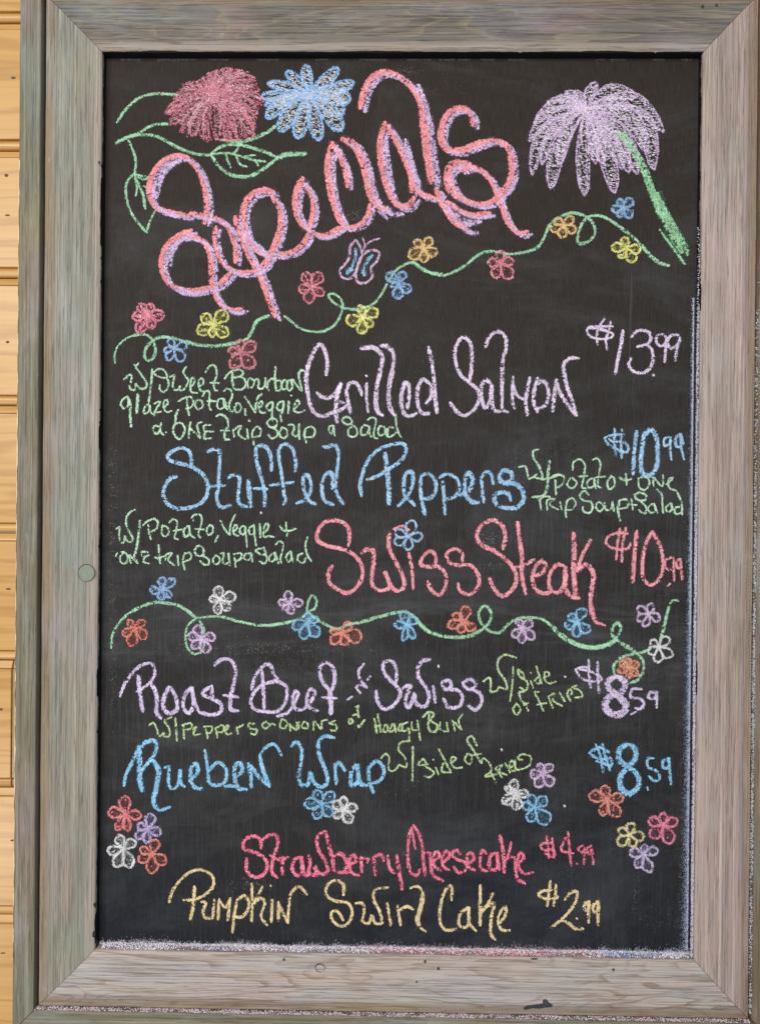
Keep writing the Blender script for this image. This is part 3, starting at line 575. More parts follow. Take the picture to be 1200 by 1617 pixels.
PF, BF, YF, OF, RF, LF, WF, CF = (216, 104, 128), (124, 170, 222), (226, 222, 110), (228, 182, 106), (226, 118, 98), (204, 172, 214), (224, 222, 226), (222, 204, 136)
B2F = (112, 180, 226)
FLOWERS = [
 ('scribbled pink chalk flower at the left end of the upper vine', PF, 'B1', (290, 155), ((195, 160), (240, 72), (325, 72), (408, 150), (335, 240), (232, 268)), 0.62),
 ('yellow chalk flower under the S of the title', YF, 'B1', (710, 212), ((632, 145), (798, 122), (802, 288), (700, 293), (603, 265)), 0.25),
 ('blue chalk flower at the left end of the upper vine', BF, 'B1', (465, 360), ((425, 298), (550, 335), (525, 448), (420, 440), (395, 378)), 0),
 ('dark pink chalk flower above the word Bourbon', (206, 108, 120), 'B1', (880, 385), ((880, 300), (983, 325), (965, 492), (830, 492), (798, 370)), 0.15),
 ('dark pink chalk flower right of the title stem', (206, 102, 118), 'B2', (370, 372), ((318, 280), (432, 280), (446, 425), (343, 478), (282, 395)), 0.2),
 ('orange chalk flower right of the butterfly', OF, 'B2', (1075, 130), ((1015, 78), (1128, 55), (1165, 168), (1080, 220), (975, 188)), 0.1),
 ('blue chalk flower below right of the butterfly', BF, 'B2', (915, 345), ((838, 285), (955, 272), (996, 405), (915, 458), (870, 380)), 0.3),
 ('yellow chalk flower hanging below the upper vine', YF, 'B2', (690, 565), ((675, 485), (792, 515), (755, 622), (685, 678), (585, 600)), 0.1),
 ('pink chalk flower at the middle of the upper vine', (220, 112, 130), 'B5', (600, 385), ((600, 295), (685, 362), (675, 482), (558, 478), (515, 375)), 0.1),
 ('orange chalk flower at the crest of the upper vine', OF, 'B5', (1000, 145), ((942, 100), (1062, 88), (1080, 182), (980, 228), (912, 170)), 0.1),
 ('blue chalk flower under the lavender bloom', BF, 'B6', (640, 215), ((605, 148), (703, 148), (703, 285), (602, 280), (556, 225)), 0.1),
 ('yellow chalk flower near the right end of the upper vine', YF, 'B6', (665, 495), ((640, 412), (765, 508), (718, 602), (608, 568), (550, 490)), 0.15),
 ('blue chalk flower drawn over the i of Swiss', (140, 186, 226), 'C5', (655, 190), ((692, 84), (752, 192), (662, 278), (570, 238), (568, 152)), 0),
 ('blue chalk flower at the left of the middle vine', BF, 'C7', (385, 205), ((385, 118), (470, 128), (445, 252), (375, 272), (302, 208)), 0.2),
 ('red-orange chalk flower at the left of the middle vine', (222, 104, 86), 'C7', (218, 445), ((168, 398), (280, 398), (290, 512), (182, 568), (130, 490)), 0.15),
 ('white chalk flower above the middle vine', WF, 'C7', (750, 268), ((740, 175), (855, 238), (812, 338), (728, 360), (682, 262)), 0.1),
 ('lavender chalk flower inside the loop of the middle vine', LF, 'C7', (635, 515), ((602, 425), (725, 490), (675, 608), (572, 578), (548, 490)), 0.1),
 ('small lavender chalk flower left of the vine loop', LF, 'C8', (228, 212), ((215, 130), (315, 202), (248, 280), (188, 252), (155, 200)), 0.1),
 ('blue chalk flower under the small vine loop', B2F, 'C8', (345, 330), ((345, 265), (410, 300), (418, 425), (315, 442), (242, 360)), 0.15),
 ('orange chalk flower sitting in the dip of the middle vine', RF, 'C8', (565, 395), ((480, 380), (622, 325), (694, 432), (585, 482), (485, 465)), 0.15),
 ('blue chalk flower at the crest of the middle vine', B2F, 'C8', (968, 345), ((948, 250), (1038, 305), (1022, 438), (950, 452), (888, 350)), 0.15),
 ('orange chalk flower left of the vine loop under Steak', RF, 'D1', (290, 325), ((305, 225), (358, 385), (262, 400), (180, 355), (212, 275)), 0.15),
 ('lavender chalk flower on the vine under Steak', LF, 'D1', (660, 365), ((618, 310), (724, 318), (738, 438), (655, 468), (586, 425)), 0.1),
 ('blue chalk flower under the k of Steak', B2F, 'D1', (1005, 330), ((1050, 235), (1085, 398), (998, 434), (920, 358), (948, 275)), 0.15),
 ('lavender chalk flower above the right end of the middle vine', LF, 'D2', (785, 190), ((812, 105), (875, 232), (758, 290), (692, 238), (695, 140)), 0),
 ('white chalk flower near the right end of the middle vine', WF, 'D2', (862, 440), ((942, 365), (962, 515), (858, 563), (780, 488), (795, 390)), 0),
 ('scribbled orange chalk flower inside a green ring above the lavender price', (216, 128, 92), 'D2', (630, 592), ((640, 518), (712, 562), (708, 655), (635, 682), (548, 625), (565, 545)), 0.6),
 ('salmon pink chalk flower, topmost of the cluster in the lower left corner', (226, 104, 112), 'D7', (152, 180), ((150, 65), (255, 190), (172, 298), (95, 290), (38, 165)), 0.15),
 ('lavender chalk flower in the lower left cluster', (184, 160, 216), 'D7', (295, 275), ((320, 172), (383, 300), (285, 370), (215, 338), (228, 248)), 0.1),
 ('white chalk flower in the lower left cluster', WF, 'D7', (142, 400), ((105, 312), (222, 345), (198, 525), (92, 525), (35, 420)), 0.05),
 ('red-orange chalk flower in the lower left cluster', (222, 112, 98), 'D7', (320, 432), ((352, 338), (415, 495), (325, 560), (235, 482), (245, 395)), 0.1),
 ('blue chalk flower left of a white one under Wrap', B2F, 'D8', (512, 120), ((468, 28), (596, 45), (578, 195), (468, 215), (400, 110)), 0.1),
 ('white chalk flower overlapping a blue one under Wrap', WF, 'D8', (650, 155), ((655, 68), (742, 132), (698, 240), (592, 208), (580, 105)), 0.1),
 ('lavender chalk flower right of the word fries', LF, 'D6', (290, 305), ((262, 242), (345, 250), (352, 380), (252, 390), (206, 308)), 0.1),
 ('densely scribbled white chalk flower under fries', WF, 'D6', (125, 425), ((112, 335), (62, 385), (50, 485), (140, 525), (205, 425)), 0.55),
 ('blue chalk flower overlapping the scribbled white one', B2F, 'D6', (240, 505), ((315, 445), (330, 605), (205, 595), (160, 498), (212, 425)), 0.15),
 ('salmon chalk flower under the blue price', (230, 124, 108), 'D6', (665, 458), ((655, 370), (772, 445), (738, 568), (638, 558), (555, 428)), 0.2),
 ('cream chalk flower in the lower right cluster', CF, 'D6', (800, 668), ((818, 590), (890, 682), (832, 740), (730, 728), (730, 635)), 0),
 ('rose pink chalk flower in the lower right cluster', (226, 104, 140), 'D6', (1000, 612), ((1000, 535), (1090, 578), (1052, 722), (920, 685), (910, 575)), 0.05),
 ('lavender chalk flower in the lower right cluster', (196, 176, 224), 'D6', (885, 785), ((885, 720), (970, 752), (922, 895), (835, 865), (795, 762)), 0.05),
]
BUTTER_OUT = ('650,75 615,110 605,190 570,240 545,270 560,310 610,320 640,290 665,220 685,160 670,110 650,75; 690,170 740,140 795,155 780,210 745,250 750,310 700,350 655,335 650,280 690,170;'
              'w2.6 690,60 705,110 690,150; w2.6 700,120 740,85 800,65')
BUTTER_IN = 'w7 645,130 645,190 625,245; w9 625,250 590,278; w5 585,292 630,265; w7 755,172 718,205 698,250; w9 700,250 696,275 702,302; w5 715,225 735,200'
SMUDGES = [(668, 568, 14, 26, 120, 92), (870, 540, 60, 14, 120, 84), (830, 720, 26, 10, 120, 96), (892, 700, 18, 12, 90, 100), (774, 850, 12, 8, 110, 130),
           (778, 890, 12, 5, 60, 120), (178, 770, 5, 50, 160, 120), (176, 900, 5, 60, 160, 110), (178, 1040, 6, 60, 200, 100), (400, 1025, 70, 6, 420, 118), (470, 1040, 60, 24, 260, 96),
           (600, 1000, 50, 22, 240, 92), (395, 1395, 14, 6, 90, 130), (560, 1330, 70, 30, 140, 90), (1038, 935, 8, 22, 90, 90), (640, 1245, 26, 12, 40, 110), (650, 1380, 12, 30, 110, 100),
           (1040, 1450, 20, 10, 60, 110), (1002, 1410, 4, 14, 40, 120), (900, 1378, 18, 8, 60, 90), (590, 1485, 120, 8, 160, 90), (640, 430, 40, 30, 120, 70), (700, 460, 60, 30, 140, 72),
           (560, 340, 10, 5, 70, 120), (640, 113, 14, 3, 80, 110), (1040, 350, 20, 24, 90, 80), (300, 1150, 80, 60, 200, 70), (900, 1060, 90, 60, 200, 66), (500, 1420, 200, 40, 240, 72), (760, 130, 50, 8, 50, 90)]


# ---------------------------------------------------------------- wall of pine planks
PITCH = 0.1306
WALL_Y = 0.030


def plank_mesh(x0, x1, hgt):
    """flat plank with a bead and a V groove at each long edge; local z is up, -y faces the room"""
    prof = []           # (z, y)
    hz = hgt / 2
    prof += [(-hz, 0.012), (-hz + 0.0002, 0.0050)]
    for k in range(9):
        a = math.pi * k / 8
        prof.append((-hz + 0.0050 - 0.0046 * math.cos(a), 0.0042 - 0.0034 * math.sin(a)))
    prof += [(-hz + 0.0100, 0.0044), (-hz + 0.0106, 0.0004), (-hz + 0.0112, 0.0)]
    prof += [(0, 0.0)]
    prof += [(hz - 0.0092, 0.0), (hz - 0.0087, 0.0008), (hz - 0.0083, 0.0034), (hz - 0.0078, 0.0016), (hz - 0.0060, 0.0020), (hz - 0.0010, 0.0042), (hz - 0.0004, 0.0056), (hz - 0.0002, 0.012)]
    xs = [x0 + 0.0004, x0 + 0.0010, x1 - 0.0010, x1 - 0.0004]
    v, f = [], []
    for i, x in enumerate(xs):
        for z, y in prof:
            v.append((x, y + (0.0006 if i in (0, 3) else 0), z))
    n = len(prof)
    for i in range(3):
        for j in range(n - 1):
            a = i * n + j
            f.append((a, a + n, a + n + 1, a + 1))
    f.append(tuple(range(n)))
    f.append(tuple(range(3 * n + n - 1, 3 * n - 1, -1)))
    return mesh('plank', v, f)


wall = bpy.data.objects.new('wall', None)
S.collection.objects.link(wall)
tag(wall, 'wall of golden varnished pine boards running level behind the chalkboard', kind='structure')


def wall_z(py, px=10):
    d = _R @ np.array([(px - 600) / 1300.0, -(py - 808.5) / 1300.0, -1.0])
    t = (WALL_Y - _C[1]) / d[1]
    return _C[2] + t * d[2], _C[0] + t * d[0]


z_ref = wall_z(437.5)[0]
z_ref2 = wall_z(1446)[0]
PITCH = (z_ref - z_ref2) / 5
joint_x = wall_z(1140, 18.5)[1]
rows = []
for r in range(-3, 7):
    top = z_ref - r * PITCH
    zc = top - PITCH / 2
    if r == 3:
        spans = [(-1.25, joint_x, 0), (joint_x, 0.95, 1)]
    elif r % 2:
        spans = [(-1.25, 0.36 - 0.05 * r, 0), (0.36 - 0.05 * r, 1.25, 0)]
    else:
        spans = [(-1.25, 1.25, 0)]
    for x0, x1, mi in spans:
        me = plank_mesh(-(x1 - x0) / 2, (x1 - x0) / 2, PITCH - 0.0004)
        o = link('plank', me, M_PINE[mi], wall)
        o.location = ((x0 + x1) / 2, WALL_Y + (0.0008 if mi else 0), zc)
        rows.append((o, x0, x1, zc))
for (px, py, rx, rz) in ((22, 123, 4.5, 2.2), (11, 277, 3.2, 2.6), (13, 340, 4.5, 1.6), (14, 930, 4.2, 1.6),
                         (2, 1120, 3.4, 2.0), (21, 1327, 3.4, 1.5), (5, 1505, 4.0, 1.3), (13, 540, 3.0, 2.0)):
    z, x = wall_z(py, px)
    for o, x0, x1, zc in rows:
        if abs(z - zc) < PITCH / 2 and x0 < x < x1:
            v = []
            for k in range(12):
                a = k * math.pi / 6
                q = 0.8 + 0.4 * random.random()
                v.append((math.cos(a) * rx * 0.00066 * q, -0.0002, math.sin(a) * rz * 0.00066 * q))
            v.append((0, -0.0004, 0))
            kn = link('knot', mesh('knot', v, [(k, (k + 1) % 12, 12) for k in range(12)]), M_KNOT, o)
            kn.location = (x - o.location.x, 0, z - o.location.z)

# ---------------------------------------------------------------- chalkboard
board = bpy.data.objects.new('menu_chalkboard', None)
S.collection.objects.link(board)
board.location = (0, 0.0, -HH - 0.08)
bpy.context.view_layer.update()
tag(board, 'framed black chalkboard with a handwritten Specials menu in coloured chalk, hung on the pine wall', 'chalkboard')
OFF = Vector(board.location)


def bpart(name, me, mat, parent=board):
    """mesh given in world coordinates relative to the opening's centre"""
    o = link(name, me, mat, parent)
    if parent is board:
        o.location = -OFF
    return o


# writing panel: a slightly uneven slab
nx, nz = 24, 36
v, f = [], []
for j in range(nz + 1):
    for i in range(nx + 1):
        v.append((-HW - 0.004 + (2 * HW + 0.008) * i / nx, 0.0, -HH - 0.004 + (H + 0.008) * j / nz))
for j in range(nz):
    for i in range(nx):
        a = j * (nx + 1) + i
        f.append((a, a + 1, a + nx + 2, a + nx + 1))
b0 = len(v)
X, Z = HW + 0.004, HH + 0.004
v += [(-X, 0.006, -Z), (X, 0.006, -Z), (X, 0.006, Z), (-X, 0.006, Z), (-X, 0.0001, -Z), (X, 0.0001, -Z), (X, 0.0001, Z), (-X, 0.0001, Z)]
f += [(b0, b0 + 3, b0 + 2, b0 + 1), (b0, b0 + 1, b0 + 5, b0 + 4), (b0 + 1, b0 + 2, b0 + 6, b0 + 5), (b0 + 2, b0 + 3, b0 + 7, b0 + 6), (b0 + 3, b0, b0 + 4, b0 + 7)]
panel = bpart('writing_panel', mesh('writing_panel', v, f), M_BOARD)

# frame rails
RW = dict(top=0.058, bottom=0.058, left=0.0585, right=0.0545)


def rail_prof(W):
    return [(0.0, 0.001), (0.0, -0.0092), (0.0004, -0.0102), (0.0016, -0.0112), (0.0040, -0.0121), (0.0075, -0.0127), (0.0105, -0.0129), (0.0118, -0.0133),
            (0.020, -0.0139), (0.032, -0.0143), (W - 0.016, -0.0144), (W - 0.0125, -0.0140), (W - 0.0095, -0.0130), (W - 0.0065, -0.0119),
            (W - 0.0035, -0.0112), (W - 0.0008, -0.0110), (W - 0.0003, -0.0100), (W - 0.0003, 0.008)]


def trim_prof(W):
    return [(0.0, 0.008), (0.0, -0.0160), (0.0003, -0.0168), (0.0010, -0.0173), (W * 0.5, -0.0176), (W - 0.0012, -0.0172), (W - 0.0003, -0.0165), (W, -0.0155), (W, 0.028)]


def rail(name, mat, prof, half, a_in, d0, wob, seg=60, endgap=0.00025, slope=(1.0, 1.0)):
    """prof (d, y) swept along local x with mitred ends; d0 = distance of d=0 from the opening's edge"""
    v, f = [], []
    n = len(prof)
    for i in range(seg + 1):
        u = i / seg
        for d, y in prof:
            hl0 = half + (d0 + d) * slope[0] - endgap
            hl1 = half + (d0 + d) * slope[1] - endgap
            x = -hl0 + (hl0 + hl1) * u
            e = wob * (math.sin(x * 41 + d0 * 900) * 0.5 + math.sin(x * 113 + 1.3) * 0.3 + random.uniform(-0.3, 0.3)) if 0 < i < seg else 0
            v.append((x, d + e * (1 if d < 0.004 or d > 0.02 else 0.4), -y + e * 0.3))
    for i in range(seg):
        for j in range(n - 1):
            a = i * n + j
            f.append((a, a + n, a + n + 1, a + 1))
    f.append(tuple(range(n)))
    f.append(tuple(range(seg * n + n - 1, seg * n - 1, -1)))
    return mesh(name, v, f)


def place(o, side, d0):
    out = {'top': Vector((0, 0, 1)), 'bottom': Vector((0, 0, -1)), 'left': Vector((-1, 0, 0)), 'right': Vector((1, 0, 0))}[side]
    zax = Vector((0, -1, 0))
    xax = out.cross(zax)
    dist = (HH if side in ('top', 'bottom') else HW) + d0
    m = Matrix((xax, out, zax)).transposed().to_4x4()
    m.translation = out * dist - OFF
    o.matrix_local = m
    return xax


rails = {}
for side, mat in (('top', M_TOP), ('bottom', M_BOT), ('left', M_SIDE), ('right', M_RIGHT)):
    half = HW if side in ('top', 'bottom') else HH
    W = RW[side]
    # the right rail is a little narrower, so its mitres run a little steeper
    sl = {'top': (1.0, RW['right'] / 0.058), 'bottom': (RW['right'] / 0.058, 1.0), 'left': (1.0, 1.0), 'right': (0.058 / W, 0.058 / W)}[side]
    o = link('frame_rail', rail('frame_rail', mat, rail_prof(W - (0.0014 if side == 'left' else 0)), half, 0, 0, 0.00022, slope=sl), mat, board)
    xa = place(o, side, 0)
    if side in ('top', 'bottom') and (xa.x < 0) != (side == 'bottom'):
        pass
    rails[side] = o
    TW = 0.0215
    W2 = W + 0.0006
    W2h = (RW['right'] if side in ('top', 'bottom') else 0.058)
    o2 = link('outer_trim', rail('outer_trim', None, trim_prof(TW), half, 0, W2, 0.00018, endgap=0.0004), M_TRIMR if side == 'right' else M_TRIM, board)
    place(o2, side, W2)
    if side == 'bottom':
        trim_bottom = o2
    if side == 'right':
        trim_right = o2
    if side == 'left':
        trim_left = o2

# the outer arris of the left trim is rubbed back to bare wood
v, f = [], []
SEG = 340
for i in range(SEG + 1):
    x = -0.46 + 0.80 * i / SEG
    wv = 0.0005 + 0.0009 * max(0, math.sin(x * 31) * math.sin(x * 13 + 1)) + random.uniform(-0.0003, 0.0003) + 0.0005 * math.sin(x * 170)
    wv = max(wv, 0.00005)
    W_ = 0.0215
    v += [(x, W_ + 0.00025, 0.0120), (x, W_ + 0.00025, 0.0158), (x, W_ - 0.0002, 0.0169), (x, W_ - 0.0006 - wv * 0.6, 0.0175 + 0.00005)]
for i in range(SEG):
    for j in range(3):
        a = i * 4 + j
        f.append((a, a + 4, a + 5, a + 1))
wo = link('worn_edge', mesh('worn_edge', v, f), M_BARE, trim_left)
wo['label'] = 'pale rubbed outer edge of the left trim'

# dark backing board behind the mitres and between rail and trim
bk = HW + 0.075, HH + 0.078
v = [(sx * bk[0], y, sz * bk[1]) for y in (0.0085, 0.026) for sx in (-1, 1) for sz in (-1, 1)]
f = [(0, 2, 3, 1), (4, 5, 7, 6), (0, 1, 5, 4), (2, 6, 7, 3), (0, 4, 6, 2), (1, 3, 7, 5)]
bpart('backing_board', mesh('backing_board', v, f), M_GAP)


# black paint that was brushed round the inner edge of the frame
def edge_paint(side, lap, seg=420):
    half = (HW if side in ('top', 'bottom') else HH)
    v, f = [], []
    r = random.Random(side)
    ph = [r.uniform(0, 6) for _ in range(4)]
    for i in range(seg + 1):
        u = i / seg
        x = -half + 2 * half * u
        l = lap(u) + 0.00012 * math.sin(x * 97 + ph[0]) + 0.0001 * math.sin(x * 331 + ph[1]) + r.uniform(-0.00012, 0.00012)
        l = max(l, -0.0008)
        if l < 0:       # paint stops short of the arris
            pts = [(-0.0005, 0.0002), (-0.0005, 0.0088 + l * 6), (-0.0004, 0.0089 + l * 6), (-0.0001, 0.0089 + l * 6)]
        else:
            lo = min(l, 0.0040)
            zh = 0.0104 + (0.0008 * min(l / 0.0016, 1)) + max(0, lo - 0.0016) * 0.38
            pts = [(-0.0005, 0.0002), (-0.0005, 0.0093), (-0.0002, 0.0104), (lo, zh + 0.0006)]
        v += [(x, a, b) for a, b in pts]
    for i in range(seg):
        for j in range(3):
            a = i * 4 + j
            f.append((a, a + 4, a + 5, a + 1))
    o = link('painted_edge', mesh('painted_edge', v, f), M_BLACK, board)
    place(o, side, 0)
    return o


def lap_top(u):      # local x runs left to right or back; sampled in picture terms below
    return 0.0003 + 0.0007 * max(0, math.sin(u * 17)) ** 4


def lap_left(u):
    return -0.0003 + 0.0006 * max(0, math.sin(u * 23 + 1)) ** 10 + 0.0006 * max(0, math.sin(u * 7.0 + 2.2)) ** 22


edge_paint('top', lap_top)
edge_paint('left', lap_left)
edge_paint('right', lambda u: -0.0004 + 0.0007 * max(0, math.sin(u * 15 + 3.9)) ** 14)

# ---------------------------------------------------------------- chalk
_g = RNG.random((900, 700))


def cell_noise(p, sx, sy):
    x = p[:, 0] / sx
    y = p[:, 1] / sy
    x0 = np.floor(x).astype(int)
    y0 = np.floor(y).astype(int)
    fx, fy = x - x0, y - y0
    g = lambda a, b: _g[b % 900, a % 700]
    return (g(x0, y0) * (1 - fx) + g(x0 + 1, y0) * fx) * (1 - fy) + (g(x0, y0 + 1) * (1 - fx) + g(x0 + 1, y0 + 1) * fx) * fy


def spline(pts, step=0.8):
    p = np.asarray(pts, float)
    if len(p) == 1:
        p = np.vstack([p, p + [0.6, 0.6]])
    if len(p) == 2:
        n = max(2, int(np.hypot(*(p[1] - p[0])) / step))
        t = np.linspace(0, 1, n)[:, None]
        return p[0] * (1 - t) + p[1] * t
    q = np.vstack([2 * p[0] - p[1], p, 2 * p[-1] - p[-2]])
    out = []
    for i in range(1, len(q) - 2):
        p0, p1, p2, p3 = q[i - 1], q[i], q[i + 1], q[i + 2]
        d1 = max(np.hypot(*(p1 - p0)), 1e-6) ** 0.5
        d2 = max(np.hypot(*(p2 - p1)), 1e-6) ** 0.5
        d3 = max(np.hypot(*(p3 - p2)), 1e-6) ** 0.5
        n = max(2, int(d2 * d2 / step))
        t = np.linspace(0, 1, n, endpoint=False)[:, None] * d2
        t0, t1, t2, t3 = -d1, 0.0, d2, d2 + d3
        A1 = (t1 - t) / (t1 - t0) * p0 + (t - t0) / (t1 - t0) * p1
        A2 = (t2 - t) / (t2 - t1) * p1 + (t - t1) / (t2 - t1) * p2
        A3 = (t3 - t) / (t3 - t2) * p2 + (t - t2) / (t3 - t2) * p3
        B1 = (t2 - t) / (t2 - t0) * A1 + (t - t0) / (t2 - t0) * A2
        B2 = (t3 - t) / (t3 - t1) * A2 + (t - t1) / (t3 - t1) * A3
        out.append((t2 - t) / (t2 - t1) * B1 + (t - t1) / (t2 - t1) * B2)
    out.append(p[-1:])
    return np.vstack(out)


class Chalk:
    """collects flakes of chalk for one drawn thing; everything is in picture pixels until it is carried to the board"""

    def __init__(s):
        s.c, s.ang, s.l, s.t, s.z, s.col = [], [], [], [], [], []
        s.lay = 0

    def add(s, c, ang, l, t, col):
        n = len(c)
        if n == 0:
            return
        s.lay += 1
        s.c.append(c)
        s.ang.append(ang)
        s.l.append(l)
        s.t.append(t)
        s.z.append(0.00012 + RNG.random(n) * 0.00016 + min(s.lay, 60) * 0.000002 + np.zeros(n))
        s.col.append(col)

    def stroke(s, pts, w, color, cover=0.80, tooth=0.55, ragged=1.0, shift=(0, 0), white=0.12):
        p = spline(pts) + np.array(shift)
        d = np.gradient(p, axis=0)
        seg = np.hypot(d[:, 0], d[:, 1])
        tot = seg.sum()
        lm = min(2.9, max(1.35, w * 0.36))
        th = 0.95 if w < 5.6 else 1.05
        dens = -math.log(1 - min(cover + 0.06, 0.95)) / (lm * th * 0.80)
        n = int(dens * tot * w * 1.15) + 4
        cum = np.cumsum(seg) / tot
        idx = np.searchsorted(cum, RNG.random(n)).clip(0, len(p) - 1)
        tang = np.arctan2(d[idx, 1], d[idx, 0])
        # width breathes along the stroke
        ww = w * (0.90 + 0.28 * (cell_noise(np.stack([idx * 0.8, np.full(n, p[0, 0] + p[0, 1])], 1), 9, 3) - 0.5))
        ww *= np.minimum(1, 0.42 + np.minimum(idx, len(p) - 1 - idx) * 0.8 / (w * 1.6))
        ww *= 0.82 + 0.36 * cell_noise(np.stack([idx * 0.8 + 900, np.full(n, p[0, 0])], 1), 26, 3)
        off = (RNG.random(n) - 0.5) * np.maximum(ww - lm * 0.55, 0.6)
        off += RNG.normal(0, 0.28 * ragged, n)
        nx_, ny_ = -np.sin(tang), np.cos(tang)
        c = p[idx] + np.stack([nx_ * off, ny_ * off], 1) + RNG.normal(0, 0.3, (n, 2))
        arc = cum[idx] * tot
        sc_ = np.stack([arc - 0.35 * off + 50, off + 60 + 7 * (s.lay % 9)], 1)
        if w < 5.6:
            m_ = 0.95 * cell_noise(sc_, 1.7, 1.5) + 0.28 * cell_noise(c, 8, 9) + 0.18 * RNG.random(n)
            keep = m_ > (0.60 if w < 4.2 else 0.64) - 0.16 * (cover - 0.5)
        else:
            m_ = 0.70 * cell_noise(sc_, 1.7, 2.3) + 0.45 * cell_noise(c, 1.7, 1.7) + 0.26 * cell_noise(c, 9, 12) + 0.15 * RNG.random(n)
            keep = m_ > 0.74 - 0.20 * (cover - 0.5)
        edge = np.abs(off) > ww * 0.40
        keep &= ~(edge & (RNG.random(n) < 0.30))
        c, tang = c[keep], tang[keep]
        n = len(c)
        ang = tang + math.pi / 2 + RNG.normal(-0.25, 0.22, n)
        ang = np.where(RNG.random(n) < 1 - tooth, tang + RNG.normal(0, 0.6, n), ang)
        l = lm * RNG.uniform(0.6, 1.35, n)
        t = th * RNG.uniform(0.65, 1.3, n)
        # the hand presses harder here and lighter there
        pr = 0.66 + 0.30 * cell_noise(c + 400, 13, 11) + 0.26 * cell_noise(c + 90, 4, 4)
        s.add(c, ang, l, t, np.clip(s.colors(color, n, white) * pr[:, None], 0, 0.88))
        # thin dust film pressed into the board under the stroke
        m = int(tot * w * 0.55)
        if m:
            i2 = RNG.integers(0, len(p), m)
            t2 = np.arctan2(d[i2, 1], d[i2, 0])
            o2 = (RNG.random(m) - 0.5) * w * 1.05
            c2 = p[i2] + np.stack([-np.sin(t2) * o2, np.cos(t2) * o2], 1) + RNG.normal(0, 0.5, (m, 2))
            s.add(c2, t2 + math.pi / 2 + RNG.normal(0, 0.6, m), RNG.uniform(1.0, 2.4, m), RNG.uniform(0.5, 1.0, m), s.colors(color, m, 0) * RNG.uniform(0.16, 0.42, m)[:, None])
            s.z[-1] -= 0.00010
        # loose dust beside the stroke
        m = int(tot * 0.16)
        if m:
            i2 = RNG.integers(0, len(p), m)
            c2 = p[i2] + RNG.normal(0, w * 0.42 + 0.7, (m, 2))
            s.add(c2, RNG.random(m) * 3, RNG.uniform(0.5, 1.0, m), RNG.uniform(0.4, 0.8, m), s.colors(color, m, 0) * 0.55)
            m = int(m * 2.2)
            i2 = RNG.integers(0, len(p), m)
            c2 = p[i2] + RNG.normal(0, w * 0.5 + 2.6, (m, 2))
            s.add(c2, RNG.random(m) * 3, RNG.uniform(0.8, 1.8, m), RNG.uniform(0.5, 1.0, m), s.colors(color, m, 0) * RNG.uniform(0.06, 0.20, m)[:, None])
            s.z[-1] -= 0.00010

    @staticmethod
    def colors(color, n, white=0.12):
        base = lin(color)
        k = RNG.uniform(0.62, 1.15, n)[:, None]
        c = base[None, :] * k
        m = (RNG.random(n) < white)[:, None]
        return np.clip(np.where(m, c * 0.55 + 0.45 * 0.85, c), 0, 0.88)

    def fill(s, poly, ang, color, cover=0.6, white=0.2, lm=3.0):
        """flakes inside a closed outline, lying along ang"""
        poly = np.asarray(poly, float)
        lo, hi = poly.min(0), poly.max(0)
        area_ = (hi - lo).prod()
        n = int(-math.log(1 - cover) / (lm * 1.1 * 0.8) * area_ * 1.3)
        c = lo + RNG.random((n, 2)) * (hi - lo)
        ins = np.zeros(n, bool)
        j = len(poly) - 1
        for i in range(len(poly)):
            a, b = poly[i], poly[j]
            cond = ((a[1] > c[:, 1]) != (b[1] > c[:, 1]))
            with np.errstate(divide='ignore', invalid='ignore'):
                xx = (b[0] - a[0]) * (c[:, 1] - a[1]) / (b[1] - a[1]) + a[0]
            ins ^= cond & (c[:, 0] < xx)
            j = i
        keep = ins & (cell_noise(c, 1.9, 2.6) + 0.4 * cell_noise(c, 8, 8) + RNG.random(n) * 0.5 > 0.66)
        c = c[keep]
        n = len(c)
        s.add(c, ang + RNG.normal(0, 0.14, n), lm * RNG.uniform(0.5, 1.2, n), 0.85 * RNG.uniform(0.6, 1.2, n), s.colors(color, n, white))

    def petal(s, c, tip, w, outline, inner, bend=0.0, cover=0.55, lw=3.0, white=0.25, ocover=0.8, base=0.10):
        """long hatched petal from c to tip; w = full width"""
        c, tip = np.array(c, float), np.array(tip, float)
        d = tip - c
        Ln = np.hypot(*d)
        u = d / Ln
        nrm = np.array([-u[1], u[0]])
        ts = np.linspace(0, 1, 14)
        mid = [c + d * t + nrm * bend * Ln * math.sin(math.pi * t) for t in ts]
        wid = [w * 0.5 * (base + (1 - base) * math.sin(math.pi * min(1, t ** 1.35 * 0.93 + 0.02)) ** 0.8) if t < 0.999 else 0.4 for t in ts]
        a = [m + nrm * q for m, q in zip(mid, wid)]
        b = [m - nrm * q for m, q in zip(mid, wid)]
        if inner is not None:
            s.fill(a + b[::-1], 0.12, inner, cover, white, 4.6)
        s.stroke(a[1:] + [tip], lw, outline, ocover, 0.2)
        s.stroke(b[1:] + [tip], lw, outline, ocover, 0.2)

